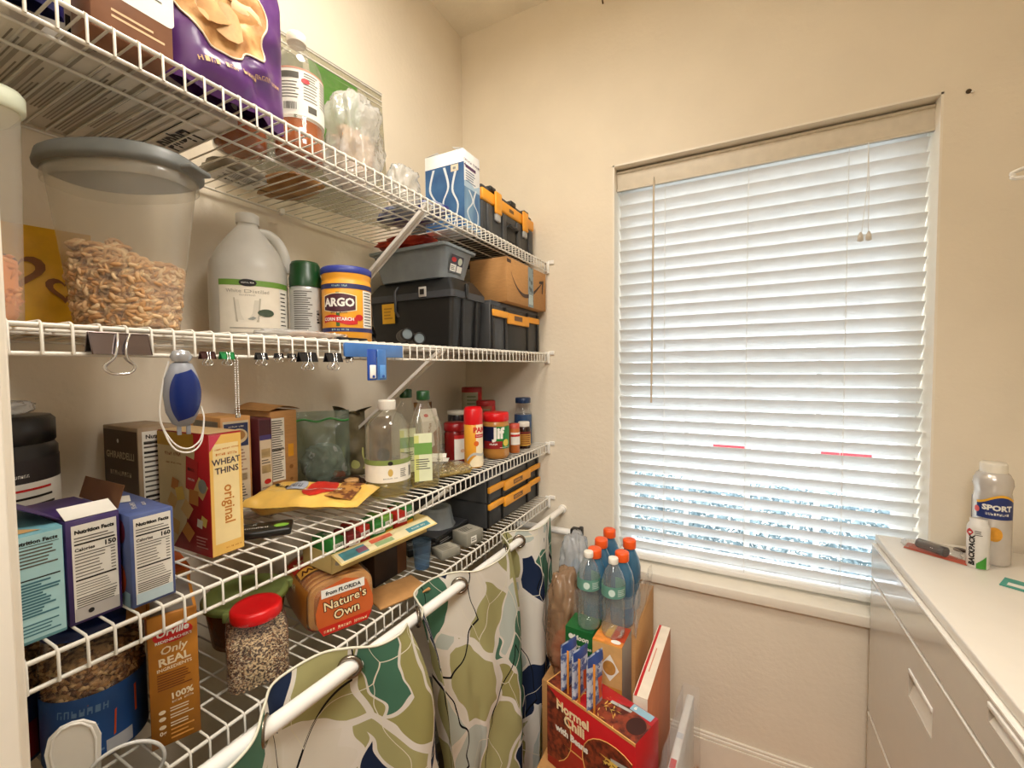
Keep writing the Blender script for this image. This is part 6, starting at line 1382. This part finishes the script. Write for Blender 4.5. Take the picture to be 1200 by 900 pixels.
# plastic bags beside the curtain end
t = T('brown_plastic_bag', (.612, 1.290, .4505), 0, 'crumpled tan translucent bag with an orange thing inside, beside the curtain end', 'bag')
b = MB(); crumple(b, (0, 0, .175), (.050, .070, .175), clear('tan_film', 'e6d3ba', .55, .15, 'c9a684', .9, bump=.8), 17, 28, .2); b.build('film', t)
b = MB(); crumple(b, (.0, 0, .08), (.034, .05, .078), mat('orange_contents', 'd8642a', .6, noise=.3), 4, 16, .2); b.build('contents', t)
t = T('white_plastic_bag', (.585, 1.475, .4505), 0, 'crumpled white translucent bag with something blue inside, behind the tan bag', 'bag')
b = MB(); crumple(b, (0, 0, .20), (.048, .07, .205), clear('white_film', 'eef2f4', .55, .15, 'e6e8ea', .9, bump=.8), 19, 28, .2); b.build('film', t)
b = MB(); crumple(b, (-.0, -.01, .19), (.030, .045, .11), mat('teal_contents', '3d7a96', .5, noise=.2), 4, 16, .2); b.build('contents', t)
# white folding cart frame against the back wall
t = T('folding_cart', (.33, 1.585, 0), 0, 'white tubular cart frame with black corner joints against the back wall', 'cart')
b = MB(); b.tube([(-.20, 0, .806), (.205, 0, .806)], .0135, WHITE, 14); b.tube([(-.19, 0, .12), (.19, 0, .12)], .010, WHITE, 12); b.build('frame_tube', t)
for s in (-1, 1):
    MB().tube([(s*.198, 0, .03), (s*.198, 0, .785)], .0075, WHITE, 12).build('pole', t)
    b = MB(); b.box(s*.215-.016, s*.215+.016, -.018, .018, .785, .828, BLACK, .006); b.lathe([(.010, .745), (.012, .755), (.012, .79)], BLACK, 16, c=(s*.198, 0)); b.box(s*.238-.008, s*.238+.008, -.014, .014, .792, .835, BLACK, .005); b.build('corner_joint', t)
    b = MB(); b.lathe([(.0001, -.008), (.022, -.006), (.022, .006), (.0001, .008)], BLACK, 20); b.v = [(s*.198+z, x*1.0, .024+y*1.0) for x, y, z in b.v]; b.build('wheel', t)

# ============================================================ DRESSER AND THINGS ON IT
GL = mat('gloss_white', 'cdc6ba', .12, noise=.01, coat=.6); GT = mat('dresser_top', 'efe8dc', .30, noise=.01)
t = T('dresser', (1.475, .55, 0), 0, 'glossy white chest of drawers on the right under the window', 'dresser')
DW, DL = .455, 1.07; SEAMC = mat('seam_white', 'f4efe6', .3)
b = MB(); b.box(.004, DW, 0, DL, .04, .925, GL, .002); b.box(.03, DW, .01, DL-.01, 0, .04, GL); b.build('dresser_body', t)
b = MB(); b.box(-.004, DW, -.004, DL+.004, .927, .950, GT, .003); b.build('top_board', t)
for z0, z1, hy0, hy1, hz0, hz1 in ((.826, .922, .25, .40, .880, .912), (.412, .816, .610, .745, .680, .745), (.045, .402, .610, .745, .30, .36)):
    dr = MB(); x0, x1 = -.012, .004
    # front board with a cut-out grip
    dr.box(x0, x1, .002, hy0, z0, z1, GL); dr.box(x0, x1, hy1, DL-.002, z0, z1, GL); dr.box(x0, x1, hy0, hy1, z0, hz0, GL); dr.box(x0, x1, hy0, hy1, hz1, z1, GL)
    dr.box(x0-.001, x1, .002, DL-.002, z1-.002, z1+.003, SEAMC, .001)
    d_ = dr.build('drawer', t)
    g = MB(); g.box(x0-.003, x1, hy0, hy1, hz1-.008, hz1+.002, SEAMC, .002); g.add([(x0+.001, hy0, hz0), (x0+.001, hy1, hz0), (.0035, hy1, hz1-.008), (.0035, hy0, hz1-.008)], [(0, 1, 2, 3)], GT); g.build('grip', d_)
TB = .9505
t = T('sunscreen_can', (1.680, 1.525, TB), -44, 'white and silver sunscreen can with a navy SPORT label on the dresser', 'spray can')
b = MB(); b.lathe([(.031, 0), (.0355, .005), (.0355, .165), (.033, .180), (.034, .190), (.0365, .200), (.035, .215), (.030, .227), (.0245, .232)], mat('pearl_can', 'cfc9c2', .25, metal=.35), 44); b.build('can_body', t)
MB().lathe([(.0250, .231), (.0250, .252), (.0225, .256), (.001, .256)], mat('cream_cap', 'e6dfd0', .35), 36).build('cap', t)
b = MB(); c = Cyl(.0358); b.grid(lambda a, d: c.p(-.015+.075*a, .118+(.048-.010*cos(a*5))*d, .0004), 14, 1, mat('navy_label', '1b2e6b', .4)); b.grid(lambda a, d: c.p(-.015+.075*a, .164-.010*cos(a*5)+.006*d, .0008), 14, 1, mat('gold_arc', 'e0a82a', .4)); b.ell(c, -.014, .138, .006, .008, mat('coral_dot', 'd8504a', .4), .001)
b.text(c, 'SPORT', .024, .146, .018, P_WHITE, .0012, bold=.05); b.text(c, 'SUNSCREEN', .024, .131, .009, P_WHITE, .0012, bold=.03); b.ell(c, .020, .080, .014, .018, mat('gold_sun', 'd8962a', .5, noise=.3), .0008); b.rect(c, -.055, .10, -.038, .165, mat('violet_strip', '3f4a9c', .4)); b.build('label', t)
t = T('pocket_spray', (1.636, 1.470, TB), -48, 'small white and green spray with vertical lettering in front of the sunscreen can', 'spray')
b = MB(); b.lathe([(.019, 0), (.0205, .003), (.0205, .100), (.018, .108), (.016, .110), (.016, .120), (.001, .121)], mat('white_tube', 'dad6cf', .35), 32); b.build('tube_body', t)
b = MB(); c = Cyl(.0208); b.poly(c, [(-.012, .093), (-.006, .098), (0, .094), (.002, .089), (-.006, .078), (-.014, .086)], REDP, .0008); b.lines(c, .004, .082, .018, .096, 3, GREY_INK, .0008); b.text(c, 'BACKPACK', .0, .045, .0145, INK, .0009, rot=90, bold=.05); b.grid(lambda a, d: c.p(.008+.018*a, .002+(.012+.02*a)*d, .0008), 8, 1, mat('grass_print', '3f8f2f', .5)); b.build('label', t)
t = T('blister_card', (1.567, 1.530, TB), -30, 'red and clear blister pack with a dark tube lying on the dresser', 'package')
b = MB(); b.add([(-.05, -.025, .001), (.075, -.035, .001), (.07, .0, .001), (-.02, .035, .001), (-.055, .03, .001)], [(0, 1, 2, 3, 4)], mat('red_card', 'c2583f', .5)); b.add([(-.05, -.025, 0), (.075, -.035, 0), (.07, .0, 0), (-.02, .035, 0), (-.055, .03, 0)], [(4, 3, 2, 1, 0)], P_WHITE); b.build('card', t)
b = MB(); b.tube([(-.028, .012, .0135), (.022, -.006, .0135)], .0125, mat('smoke_tube', '4a3f3c', .2), 18); b.tube([(.022, -.006, .0135), (.032, -.0096, .0135)], .0128, mat('tube_end', '2f2624', .3), 18); b.build('tube', t)
b = MB(); crumple(b, (0, 0, .012), (.06, .026, .014), clear('blister', 'f8f8f8', .08, .04, 'f4f4f4', 1.3), 3, 16, .1); b.build('blister', t)
t = T('round_disc', (1.640, 1.575, TB), 0, 'small dark round disc lying behind the blister pack', 'disc')
MB().lathe([(.012, 0), (.0135, .001), (.0135, .004), (.012, .005), (.001, .005)], mat('plum_disc', '33201f', .3), 28).build('disc_body', t)
t = T('teal_card', (1.668, 1.385, TB), -30, 'teal printed card lying at the right edge of the dresser', 'card')
b = MB(); b.box(-.02, .05, -.03, .03, 0, .0015, mat('teal_board', '3f9a8c', .4)); b.rect(Plane((-.02, -.03, .0016), (1, 0, 0), (0, 1, 0)), .01, .01, .04, .03, P_WHITE); b.build('card_body', t)
# hanging rod, hanger, wall hook, wall anchor
t = T('closet_rod', (1.84, 1.64, 2.0), 0, 'white closet rod along the right wall', 'closet rod')
MB().tube([(0, 0, 0), (0, -1.45, 0)], .014, WHITE, 16).build('rod', t)
for y in (-.02, -1.4):
    b = MB(); b.box(-.015, .109, y-.012, y+.012, -.03, -.014, WHITE, .003); b.box(.10, .109, y-.02, y+.02, -.08, .03, WHITE, .003); b.build('bracket', t)
t = T('clothes_hanger', (1.84, 1.30, 2.0), 0, 'white plastic clothes hanger whose tip pokes in from the right', 'hanger')
b = MB(); b.tube(smooth_path([(-.004, 0, -.075), (.0, 0, -.05), (.016, 0, -.022), (.0175, 0, .004), (.0, 0, .0165), (-.0165, 0, .006)], 6), .0022, CHROME, 8); b.build('hook', t)
b = MB(); b.tube(smooth_path([(-.004, 0, -.075), (-.12, 0, -.112), (-.225, 0, -.140), (-.232, 0, -.150), (-.222, 0, -.156), (-.1, 0, -.156), (.1, 0, -.156), (.10, 0, -.156)], 6), .0040, WHITE, 8); b.tube([(-.004, 0, -.075), (.10, 0, -.108)], .004, WHITE, 8); b.tube([(-.195, 0, -.170), (-.205, 0, -.166)], .003, WHITE, 8); b.build('hanger_body', t)
t = T('wall_hook', (.640, YB-.001, 2.835), 0, 'small dark brass hook on the wall above the window', 'hook')
b = MB(); b.tube([(0, .0, .02), (0, -.012, .012), (0, -.014, -.012), (0, -.006, -.020)], .0028, mat('old_brass', '5a4020', .35, metal=.7), 8); b.build('hook_body', t)
t = T('wall_anchor', (1.653, YB-.0005, 2.201), 0, 'dark screw hole with a bent anchor in the wall right of the window', 'wall anchor')
b = MB(); b.lathe([(.006, -.0015), (.0062, .0), (.004, .001), (.001, .001)], mat('anchor_dark', '4a3a24', .5), 16); b.v = [(x, -.002-z, y) for x, y, z in b.v]; b.build('anchor_body', t)
MB().box(.004, .010, -.006, -.001, -.006, -.002, WHITE, .001).build('anchor_tip', t)
